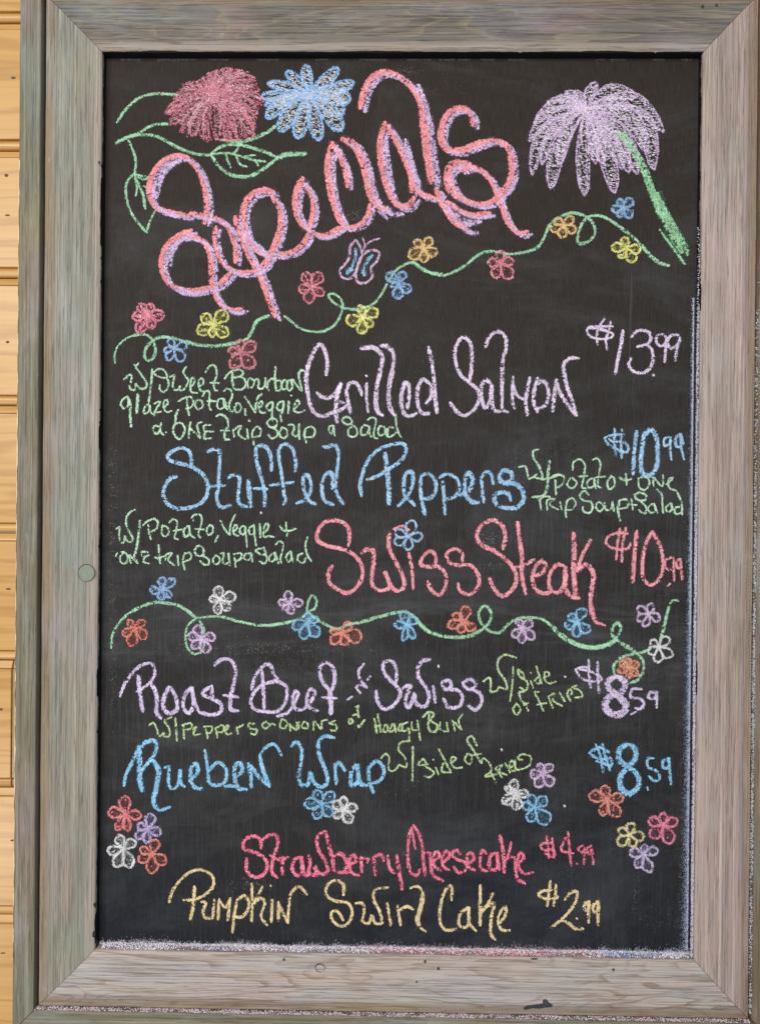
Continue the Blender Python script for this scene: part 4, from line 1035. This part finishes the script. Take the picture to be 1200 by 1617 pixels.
    def build(s, name, parent, label=None, kind=None, off=0.0):
        c = np.vstack(s.c)
        ang = np.concatenate(s.ang)
        l = np.concatenate(s.l) / 2
        t = np.concatenate(s.t) / 2
        z = np.concatenate(s.z) + off
        col = np.vstack(s.col)
        n = len(c)
        ca, sa = np.cos(ang), np.sin(ang)
        # irregular six sided flakes
        V = np.empty((n, 6, 3))
        sh = ((-1, 0), (-0.45, -1), (0.5, -0.9), (1, 0.05), (0.45, 1), (-0.5, 0.9))
        for k, (a, b) in enumerate(sh):
            aa = l * (a + RNG.uniform(-0.25, 0.25, n))
            bb = t * (b + RNG.uniform(-0.35, 0.35, n))
            q = np.stack([c[:, 0] + aa * ca - bb * sa, c[:, 1] + aa * sa + bb * ca], 1)
            w2 = on_board(q)
            V[:, k, 0] = w2[:, 0]
            V[:, k, 2] = w2[:, 1]
            V[:, k, 1] = -z
        me = bpy.data.meshes.new(name)
        me.vertices.add(n * 6)
        me.vertices.foreach_set('co', V.reshape(-1))
        me.loops.add(n * 6)
        me.loops.foreach_set('vertex_index', np.arange(n * 6)[::1].astype(np.int32))
        me.polygons.add(n)
        me.polygons.foreach_set('loop_start', (np.arange(n) * 6).astype(np.int32))
        me.polygons.foreach_set('loop_total', np.full(n, 6, np.int32))
        at = me.color_attributes.new('chalk_color', 'FLOAT_COLOR', 'POINT')
        cc = np.ones((n, 6, 4))
        cc[:, :, :3] = col[:, None, :]
        at.data.foreach_set('color', cc.reshape(-1))
        me.update(calc_edges=True)
        me.validate()
        o = link(name, me, M_CHALK, parent)
        if label:
            o['label'] = label
        if kind:
            o['kind'] = kind
        return o


def parse(tile, txt, w0):
    x0, y0, sc = TILES[tile]
    out = []
    for part in txt.split(';'):
        tok = part.split()
        if not tok:
            continue
        w_ = w0
        if tok[0][0] == 'w':
            w_ = float(tok[0][1:])
            tok = tok[1:]
        pts = []
        for k in tok:
            a, b = k.split(',')
            pts.append((x0 + float(a) / sc, y0 + float(b) / sc))
        out.append((w_, pts))
    return out


for (label, color, w0, tiles) in WORDS:
    ch = Chalk()
    for tile, txt in tiles:
        for w_, pts in parse(tile, txt, w0):
            ch.stroke(pts, w_ * (0.92 if w0 < 3.5 else 1.0), color, 0.84)
    ch.build('lettering', panel, label)

# the two-tone title
ch = Chalk()
sub = []
for tile, txt in TITLE:
    sub += [(w_ * 1.1, q_) for w_, q_ in parse(tile, txt, 14)]
for w_, pts in sub:
    ch.stroke(pts, w_ * 0.70, PINK_T, 0.93, 0.6, shift=(-w_ * 0.24, -w_ * 0.16), white=0.12)
for w_, pts in sub:
    ch.stroke(pts, w_ * 0.62, LAV_T, 0.70, 0.6, shift=(w_ * 0.25, w_ * 0.18), white=0.18)
for tile, txt in TITLE_LAV:
    for w_, pts in parse(tile, txt, 8):
        ch.stroke(pts, w_, LAV_T, 0.66, 0.6, white=0.18)
ch.build('lettering', panel, 'large title word Specials in doubled pink and lavender chalk', off=0.0001)

for name, label, color, w0, tiles in VINES:
    ch = Chalk()
    for tile, txt in tiles:
        for w_, pts in parse(tile, txt, w0):
            ch.stroke(pts, w_, color, 0.80, 0.7)
    ch.build(name, panel, label, off=-0.00004)

for (label, color, tile, c, tips, dense) in FLOWERS:
    x0, y0, sc = TILES[tile]
    color = tuple(0.80 * q + 0.20 * 205 for q in color)
    ch = Chalk()
    c = np.array(c, float) / sc + (x0, y0)
    T = [np.array(t, float) / sc + (x0, y0) for t in tips]
    A = sorted(T, key=lambda t: math.atan2(t[1] - c[1], t[0] - c[0]))
    for i, t in enumerate(A):
        d = t - c
        Ln = np.hypot(*d)
        th = math.atan2(d[1], d[0])
        pr, nx2 = A[i - 1] - c, A[(i + 1) % len(A)] - c
        gap = min(abs((math.atan2(nx2[1], nx2[0]) - th) % (2 * math.pi)), abs((th - math.atan2(pr[1], pr[0])) % (2 * math.pi)))
        hw = Ln * min(0.30, math.tan(min(gap, 1.4) / 2) * 0.55)
        u = d / Ln
        n_ = np.array([-u[1], u[0]])
        t2 = c + d * 0.93
        pts = [c, c + d * 0.32 + n_ * hw * 0.62, c + d * 0.68 + n_ * hw, t2 + n_ * hw * 0.25 * RNG.uniform(-1, 1),
               c + d * 0.66 - n_ * hw, c + d * 0.30 - n_ * hw * 0.6, c + d * 0.02]
        pts = [pts[0]] + [p + RNG.normal(0, 0.5, 2) for p in pts[1:-1]] + [pts[-1]]
        ch.stroke(pts, 3.9, color, 0.80, 0.45, ragged=1.4)
        if dense:
            ch.stroke([c, c + d * 0.5, c + d * 0.8], hw * 1.4, color, dense, 0.3)
    ch.stroke([c - (1.5, 1), c + (1.5, 1)], 5, color, 0.75)
    ch.build('chalk_flower', panel, label, off=0.00005)

x0, y0, sc = TILES['A1']
P = lambda a, b: (x0 + a / sc, y0 + b / sc)
# dusty pink bloom: overlapping hatched petals
ch = Chalk()
cen = P(528, 222)
edge = np.array([P(*q) for q in ((303, 298), (345, 350), (405, 398), (480, 412), (500, 428), (570, 412), (640, 425), (722, 405), (722, 350), (738, 300), (770, 240), (742, 185), (727, 130), (668, 96),
                                 (612, 83), (552, 92), (512, 104), (455, 143), (392, 165), (345, 222))])
ep = spline(np.vstack([edge, edge[:1]]), 1.0)
ch.fill([cen + (e_ - cen) * 0.6 for e_ in ep[::6]], 2.2, (180, 98, 114), 0.28, 0.2)
for (a, b) in ((305, 298), (330, 350), (385, 388), (430, 405), (490, 425), (545, 415), (600, 425), (655, 425), (722, 408), (728, 350), (742, 300), (770, 240), (750, 185), (728, 130),
               (668, 96), (612, 83), (552, 92), (512, 104), (455, 145), (392, 165), (345, 225)):
    ch.petal(cen, P(a, b), 17, (206, 120, 138), (196, 130, 146), 0.10 if a < 536 else -0.15, 0.36, 2.4, 0.25, 0.42, 0.2)
for rep in range(2):
    for k in range(0, len(ep) - 1, 7):
        e = ep[(k + rep * 2) % len(ep)] + RNG.normal(0, 1.6, 2)
        d = (e - cen) * (0.93 + 0.10 * math.sin(k * 0.42) + RNG.uniform(-0.03, 0.03))
        nr = np.array([-d[1], d[0]])
        bd = 0.10 if e[0] < cen[0] + 8 else -0.16
        r0 = RNG.uniform(0.05, 0.62)
        colr = (222, 128, 148) if RNG.random() < 0.62 else ((172, 92, 108) if RNG.random() < 0.6 else (226, 190, 200))
        ch.stroke([cen + d * q + nr * bd * math.sin(math.pi * q) for q in (r0, (1 + r0) / 2, 0.99)], RNG.uniform(1.8, 3.4), colr, RNG.uniform(0.25, 0.5), 0.5, white=0.2)
    for k in range(0, len(ep) - 1, 12):
        e = ep[(k + rep * 4) % len(ep)]
        d = e - cen
        if rep == 0:
            ch.stroke([cen + d * 0.88, cen + d * 1.0], 5.0, (216, 120, 140), 0.5, 0.3)
ch.stroke([P(520, 150), P(515, 200), P(525, 250)], 7, (235, 150, 165), 0.6)
ch.stroke([P(540, 420), P(600, 425), P(650, 420)], 4, (235, 140, 160), 0.7)
ch.build('chalk_flower', panel, 'large dusty pink chalk bloom with many hatched petals')
# blue bloom
ch = Chalk()
cen = P(985, 205)
for (a, b, wd, bd) in ((757, 218, 15, 0), (778, 262, 15, .03), (782, 318, 20, .10), (845, 382, 22, .05), (928, 415, 22, 0), (1032, 425, 20, 0), (1138, 380, 24, -.06),
                       (1148, 298, 30, -.10), (1180, 232, 26, -.05), (1197, 150, 17, .05), (1122, 82, 17, .03), (968, 68, 15, 0), (878, 100, 15, 0), (790, 155, 13, .03)):
    wd *= 1.05
    ch.petal(cen, P(a, b), wd, (140, 186, 236), (214, 212, 216), bd, 0.46, 4.6, 0.4, 0.74, 0.25)
    ch.petal(cen, P(a, b), wd * 0.5, (150, 190, 232), None, bd, 0.5, 3.0, 0.5, 0.45, 0.4)
ch.stroke([P(970, 150), P(985, 205), P(1005, 260)], 8, (135, 175, 225), 0.75)
ch.stroke([P(930, 225), P(985, 205), P(1050, 170)], 7, (150, 185, 225), 0.7)
ch.build('chalk_flower', panel, 'large blue and white chalk bloom beside the title')
# lavender bloom
x0, y0, sc = TILES['B7']
ch = Chalk()
cen = P(418, 205)
LV, LW = (214, 184, 224), (226, 212, 230)
for (a, b, wd, bd) in ((742, 128, 28, -.20), (700, 190, 24, -.10), (908, 352, 30, -.26), (850, 592, 40, -.30), (810, 480, 34, -.22), (745, 620, 26, -.14), (690, 610, 24, -.12), (652, 590, 24, -.08), (600, 738, 30, -.05), (520, 545, 26, -.03),
                       (412, 755, 24, .03), (480, 552, 16, -.02), (195, 712, 28, .10), (250, 560, 22, .10), (140, 558, 20, .16), (78, 622, 24, .20), (62, 412, 24, .18), (92, 300, 22, .20),
                       (160, 190, 24, .12), (230, 140, 20, .08), (290, 100, 20, .05), (350, 95, 18, 0), (480, 40, 20, -.05)):
    ch.petal(cen, P(a, b), wd * 0.84, LV, LW, bd, 0.36, 3.0, 0.45, 0.62, 0.16)
    ch.petal(cen, P(a, b), wd * 0.5, (214, 186, 222), None, bd, 0.5, 2.6, 0.5, 0.28, 0.3)
ch.stroke([P(418, 205), P(390, 330), P(390, 420)], 4, (232, 196, 222), 0.8)
ch.stroke([P(418, 205), P(500, 420), P(540, 540)], 4, (224, 190, 222), 0.8)
ch.stroke([P(418, 205), P(300, 280), P(190, 400)], 4, (230, 200, 222), 0.7)
ch.stroke([P(340, 180), P(418, 205), P(500, 190)], 8, (226, 196, 222), 0.7)
ch.build('chalk_flower', panel, 'large pale lavender chalk bloom drooping in the upper right corner')
ch = Chalk()
G1 = (150, 208, 158)
ch.stroke([P(620, 352), P(690, 430), P(750, 520), P(790, 600), P(820, 690), P(860, 790), P(905, 900)], 13, G1, 0.85, 0.2)
x0, y0, sc = TILES['B6']
ch.stroke([P(870, 110), P(905, 220), P(950, 320), P(1000, 430), P(1050, 530)], 17, G1, 0.72, 0.1)
ch.stroke([P(905, 190), P(1000, 350), P(1080, 500), P(1088, 548)], 9, G1, 0.6, 0.1)
ch.stroke([P(890, 365), P(960, 460), P(1070, 610)], 5, G1, 0.75, 0.1)
ch.build('chalk_stem', panel, 'thick green chalk stem of the lavender bloom', off=0.00012)

# butterfly
ch = Chalk()
for w_, pts in parse('B2', BUTTER_OUT, 4.2):
    ch.stroke(pts, w_, (212, 176, 210), 0.8, 0.4)
for w_, pts in parse('B2', BUTTER_IN, 5.5):
    ch.stroke(pts, w_, (136, 182, 212), 0.66, 0.3, white=0.2)
ch.build('chalk_butterfly', panel, 'small lavender and blue chalk butterfly under the title')

# specks and erased traces
ch = Chalk()
for (cx, cy, rx, ry, n, k) in SMUDGES:
    c = np.stack([RNG.normal(cx, rx, n), RNG.normal(cy, ry, n)], 1)
    c = c[(c[:, 0] > 172) & (c[:, 0] < 1086) & (c[:, 1] > 95) & (c[:, 1] < 1488)]
    c = c[cell_noise(c, 6, 4) > 0.42]
    m = len(c)
    ch.add(c, RNG.normal(0.2, 0.8, m), RNG.uniform(0.8, 2.6, m), RNG.uniform(0.4, 0.9, m), ch.colors((k, k, k), m, 0))
for (a, b) in ((1009, 1066), (412, 809), (891, 1068), (791, 1183), (578, 593), (393, 664), (890, 1272)):
    ch.stroke([(a, b), (a + 1.4, b + 1.2)], 4, (225, 225, 225), 0.95, 0.3)
n = 5200
c = np.stack([RNG.uniform(172, 1086, n), 95 + 1395 * RNG.random(n) ** 0.75], 1)
ch.add(c, RNG.normal(1.57, 0.5, n), RNG.uniform(0.5, 2.0, n), RNG.uniform(0.35, 0.7, n), ch.colors((84, 82, 84), n, 0))
ch.build('chalk_specks', panel, kind='stuff', off=-0.00008)

# wiped-down dust gathered along the right edge and the bottom edge of the panel
ch = Chalk()
n = 9000
yy = 470 + 1030 * RNG.random(n) ** 0.85
fall = RNG.exponential(1.0, n) * (1.0 + 4.2 * ((yy - 470) / 1030) ** 2)
xr = 1099.5 - (yy - 90) * 0.0098
c = np.stack([xr - 0.5 - fall, yy], 1)
c = c[(fall < 22)]
f2 = fall[fall < 22]
m = len(c)
col = ch.colors((176, 190, 220), m, 0.3) * np.exp(-f2 / 9)[:, None]
ch.add(c, RNG.normal(1.57, 0.3, m), RNG.uniform(0.8, 2.4, m), RNG.uniform(0.5, 1.0, m), np.clip(col, 0.02, 0.8))
n = 15000
xx = RNG.uniform(158, 1088, n)
fall = RNG.exponential(2.3, n) * (0.4 + 0.9 * cell_noise(np.stack([xx, xx * 0], 1), 14, 5))
yb = 1490.8 + (xx - 156) * 0.0172
c = np.stack([xx, yb - fall], 1)
pal = np.where((xx + 60 * RNG.normal(0, 1, n) < 540)[:, None], lin((226, 222, 234)), np.where((xx + 50 * RNG.normal(0, 1, n) < 930)[:, None], lin((222, 196, 210)), lin((206, 212, 232))))
col = pal * RNG.uniform(0.6, 1.1, n)[:, None] * np.exp(-fall / 12)[:, None]
ch.add(c, RNG.normal(1.57, 0.35, n), RNG.uniform(0.8, 2.8, n), RNG.uniform(0.5, 1.0, n), np.clip(col, 0.02, 0.85))
n = 3200
xx = RNG.uniform(185, 1092, n)
c = np.stack([xx, 93.5 + RNG.exponential(1.1, n)], 1)
k_ = cell_noise(np.stack([xx, xx * 0 + 3], 1), 16, 4) > 0.45
c = c[k_]
ch.add(c, RNG.normal(0, 0.2, len(c)), RNG.uniform(0.8, 2.4, len(c)), RNG.uniform(0.3, 0.7, len(c)), ch.colors((100, 98, 98), len(c), 0))
ch.build('chalk_dust', panel, 'pale chalk dust wiped into the right and bottom edges of the black panel', kind='stuff')


def dust3d(name, parent, pts, nrm, cols, size, label, tilt=(0, -2.2, 0)):
    """small flakes lying on a face with the given normal, in world axes"""
    n = len(pts)
    nrm = np.array(nrm, float)
    out = nrm
    # each grain faces its own way, on the whole between the face it lies on and the room
    N = nrm + np.array(tilt) * RNG.uniform(0.3, 1.6, n)[:, None] + RNG.normal(0, 0.35, (n, 3))
    N /= np.linalg.norm(N, axis=1)[:, None]
    ua = np.cross(N, RNG.normal(0, 1, (n, 3)))
    ua /= np.linalg.norm(ua, axis=1)[:, None]
    va = np.cross(N, ua)
    V = np.empty((n, 5, 3))
    r = size * RNG.uniform(0.5, 1.4, n)
    a0 = RNG.random(n) * 6.3
    for k in range(5):
        a = a0 + k * 2 * math.pi / 5
        rr = r * RNG.uniform(0.6, 1.2, n)
        V[:, k] = pts + (np.cos(a) * rr)[:, None] * ua + (np.sin(a) * rr)[:, None] * va + out * 0.0003
    me = bpy.data.meshes.new(name)
    me.vertices.add(n * 5)
    me.vertices.foreach_set('co', V.reshape(-1))
    me.loops.add(n * 5)
    me.loops.foreach_set('vertex_index', np.arange(n * 5).astype(np.int32))
    me.polygons.add(n)
    me.polygons.foreach_set('loop_start', (np.arange(n) * 5).astype(np.int32))
    me.polygons.foreach_set('loop_total', np.full(n, 5, np.int32))
    at = me.color_attributes.new('chalk_color', 'FLOAT_COLOR', 'POINT')
    cc = np.ones((n, 5, 4))
    cc[:, :, :3] = cols[:, None, :]
    at.data.foreach_set('color', cc.reshape(-1))
    me.update(calc_edges=True)
    o = link(name, me, M_CHALK, None)
    o.parent = parent
    bpy.context.view_layer.update()
    o.matrix_parent_inverse = parent.matrix_world.inverted()
    o['kind'] = 'stuff'
    o['label'] = label
    return o


def band_cols(x, n, y):
    """lavender-white, then pink, then blue, then white again along the ledge"""
    pal = np.empty((n, 3))
    r = RNG.random(n)
    pal[:] = lin((240, 234, 242))
    pal[(r < 0.35)] = lin((220, 204, 226))
    x2 = x + (cell_noise(np.stack([x * 900 + 300, x * 0 + 5], 1), 7, 3) - 0.5) * 0.05 + RNG.normal(0, 0.006, n)
    sm = lambda a, b: np.clip((x2 - a) / 0.02, 0, 1) * np.clip((b - x2) / 0.02, 0, 1)
    low = np.clip(-y / 0.0095, 0, 1)
    pal[r < sm(-0.04, 0.215) * (0.10 + 0.75 * low)] = lin((236, 158, 176))
    r2 = RNG.random(n)
    pal[r2 < np.maximum(sm(0.20, 0.285), 0.8 * sm(-0.20, -0.15)) * (0.15 + 0.6 * low)] = lin((140, 172, 226))
    pal[RNG.random(n) < 0.08] = lin((120, 112, 120))
    return np.clip(pal * RNG.uniform(0.7, 1.15, n)[:, None], 0, 0.85)


n = 22000
x = RNG.uniform(-HW + 0.006, HW - 0.001, n)
y = -RNG.random(n) ** 1.1 * 0.0098
keep = RNG.random(n) < (0.02 + 0.8 * cell_noise(np.stack([x * 900, y * 900], 1), 12, 3) ** 1.3) * (0.35 + 0.65 * np.clip(1 + y / 0.009, 0, 1))
x, y = x[keep], y[keep]
hp = (0.0010 + 0.0012 * cell_noise(np.stack([x * 900, x * 0], 1), 11, 3)) * (1 + y / 0.0100) * RNG.random(len(x)) ** 0.5
dust3d('chalk_dust', rails['bottom'], np.stack([x, y, -HH + 0.0004 + hp], 1), (0, 0, 1), band_cols(x, len(x), y), 0.00055,
       'heap of pink, blue and white chalk dust lying on the lower inside ledge')
n = 12000
x = RNG.uniform(-HW - 0.058, HW + 0.054, n)
y = RNG.uniform(-0.0172, -0.0110, n)
keep = RNG.random(n) < 0.01 + 0.55 * cell_noise(np.stack([x * 900, y * 900], 1), 8, 2)
x, y = x[keep], y[keep]
cl = np.clip(np.where((RNG.random(len(x)) < 0.4)[:, None], lin((216, 176, 196)), lin((220, 208, 212))) * RNG.uniform(0.7, 1.1, len(x))[:, None], 0, 0.85)
dust3d('chalk_dust', trim_bottom, np.stack([x, y, np.full(len(x), -HH - 0.0586 + 0.0004)], 1), (0, 0, 1), cl, 0.0005,
       'thin line of pinkish chalk dust along the ledge of the bottom trim')
n = 9000
z = RNG.uniform(-HH - 0.05, HH * 0.55, n)
y = RNG.uniform(-0.0172, -0.0112, n)
keep = RNG.random(n) < (0.05 + 0.45 * cell_noise(np.stack([z * 900, y * 900], 1), 14, 2)) * np.clip((HH * 0.55 - z) / 0.35, 0, 1)
z, y = z[keep], y[keep]
cl = np.clip(lin((186, 200, 210)) * RNG.uniform(0.7, 1.1, len(z))[:, None], 0, 0.85)
dust3d('chalk_dust', trim_right, np.stack([np.full(len(z), HW + 0.0545 + 0.0002), y, z], 1), (-1, 0, 0), cl, 0.0005,
       'bluish white chalk dust along the inside edge of the right trim')
n = 16000
z = RNG.uniform(-HH + 0.001, HH * 0.62, n)
y = -0.0035 - RNG.random(n) * 0.0062
keep = RNG.random(n) < (0.05 + 0.6 * cell_noise(np.stack([z * 900, y * 900], 1), 16, 2)) * np.clip(0.12 + (HH * 0.62 - z) / 0.25, 0, 1)
z, y = z[keep], y[keep]
cl = np.clip(lin((206, 206, 222)) * RNG.uniform(0.7, 1.1, len(z))[:, None], 0, 0.85)
dust3d('chalk_dust', rails['right'], np.stack([np.full(len(z), HW - 0.0007), y, z], 1), (-1, 0, 0), cl, 0.0005,
       'white chalk dust on the inside edge of the right rail')
n = 1500
x = RNG.uniform(-HW + 0.01, HW - 0.01, n)
c = x[cell_noise(np.stack([x * 900, x * 0], 1), 14, 2) > 0.5]


# ---------------------------------------------------------------- small marks on the frame
def disc(name, px, py, rx, ry, y, mat, parent, thick=0.0006, n=28, rough=0.0, label=None):
    d = _R @ np.array([(px - 600) / 1300.0, -(py - 808.5) / 1300.0, -1.0])
    t = (y - _C[1]) / d[1]
    cx, cz = _C[0] + t * d[0], _C[2] + t * d[2]
    v = []
    k_ = 0.00064
    for ring, (s_, yy_) in enumerate(((1.0, thick), (1.0, 0.0002), (0.90, 0.0))):
        for k in range(n):
            a = 2 * math.pi * k / n
            q = s_ * (1 + (random.uniform(-rough, rough) if rough else 0))
            v.append((cx + math.cos(a) * rx * k_ * q, y + yy_, cz + math.sin(a) * ry * k_ * q))
    f = []
    for r_ in range(2):
        for k in range(n):
            a, b = r_ * n + k, r_ * n + (k + 1) % n
            f.append((a, b, b + n, a + n))
    f.append(tuple(range(2 * n, 3 * n)))
    o = link(name, mesh(name, v, f), mat, None)
    o.parent = parent
    bpy.context.view_layer.update()
    o.matrix_parent_inverse = parent.matrix_world.inverted()
    if label:
        o['label'] = label
    return o


disc('plug_ring', 136.6, 904.6, 13.0, 13.4, -0.01425, M_HOLE, rails['left'], rough=0.03)
disc('wood_plug', 137, 905, 12.5, 12.8, -0.01475, M_PLUG, rails['left'], label='round greenish wood plug set into the left rail')
disc('plug_ring', 505, 1529, 7.6, 6.6, -0.0142, M_HOLE, rails['bottom'], rough=0.08)
disc('wood_plug', 505.6, 1529.6, 7.0, 6.0, -0.0147, M_BOT, rails['bottom'], label='small round plug in the bottom rail')
for a, b, r in ((1109, 10.5, 2.2), (1131, 8, 1.8), (157, 256, 1.8), (448, 1516, 1.4), (671, 1519, 1.6), (692, 1530, 1.6), (968, 1532, 1.5), (658, 1551, 1.2)):
    disc('nail_hole', a, b, r, r * 1.3, -0.01475, M_HOLE, rails['top' if b < 60 else 'bottom' if b > 1500 else 'left'], thick=0.001, n=10, rough=0.2)


def blob(name, tile_pts, y, mat, parent, label=None):
    q = []
    for (a, b) in tile_pts:
        d = _R @ np.array([(a - 600) / 1300.0, -(b - 808.5) / 1300.0, -1.0])
        t = (y - _C[1]) / d[1]
        q.append((_C[0] + t * d[0], _C[2] + t * d[2]))
    n = len(q)
    cx, cz = sum(a for a, _ in q) / n, sum(b for _, b in q) / n
    def sy(b):
        d_ = -b - HH
        if d_ < 0.03:
            return y
        pr = rail_prof(0.058)
        return float(np.interp(d_, [p_[0] for p_ in pr[4:16]], [p_[1] for p_ in pr[4:16]])) - 0.0008
    v = [(a, sy(b) + 0.0008, b) for a, b in q] + [(cx + (a - cx) * 0.93, sy(b), cz + (b - cz) * 0.93) for a, b in q]
    f = [(k, (k + 1) % n, n + (k + 1) % n, n + k) for k in range(n)] + [tuple(range(n, 2 * n))]
    o = link(name, mesh(name, v, f), mat, None)
    o.parent = parent
    bpy.context.view_layer.update()
    o.matrix_parent_inverse = parent.matrix_world.inverted()
    if label:
        o['label'] = label


blob('paint_scuff', [(828, 1597), (826, 1592), (832, 1588), (844, 1586), (856, 1585), (857, 1578), (862, 1577), (867, 1583), (873, 1587), (871, 1591), (860, 1592), (852, 1594), (840, 1593)],
     -0.0139, M_INK, rails['bottom'], 'dark scuff of paint on the bottom rail')
blob('paint_scuff', [(838, 1514), (848, 1513.6), (849, 1515.2), (839, 1515.6)], -0.0128, M_INK, rails['bottom'])
for q in ([(146.5, 1473), (149, 1470), (151.5, 1471), (151, 1476), (149, 1481), (146, 1480)], [(147.5, 1428), (150.5, 1425), (152, 1433), (150, 1434)]):
    blob('paint_scuff', q, -0.0131, M_BLACK, rails['left'])
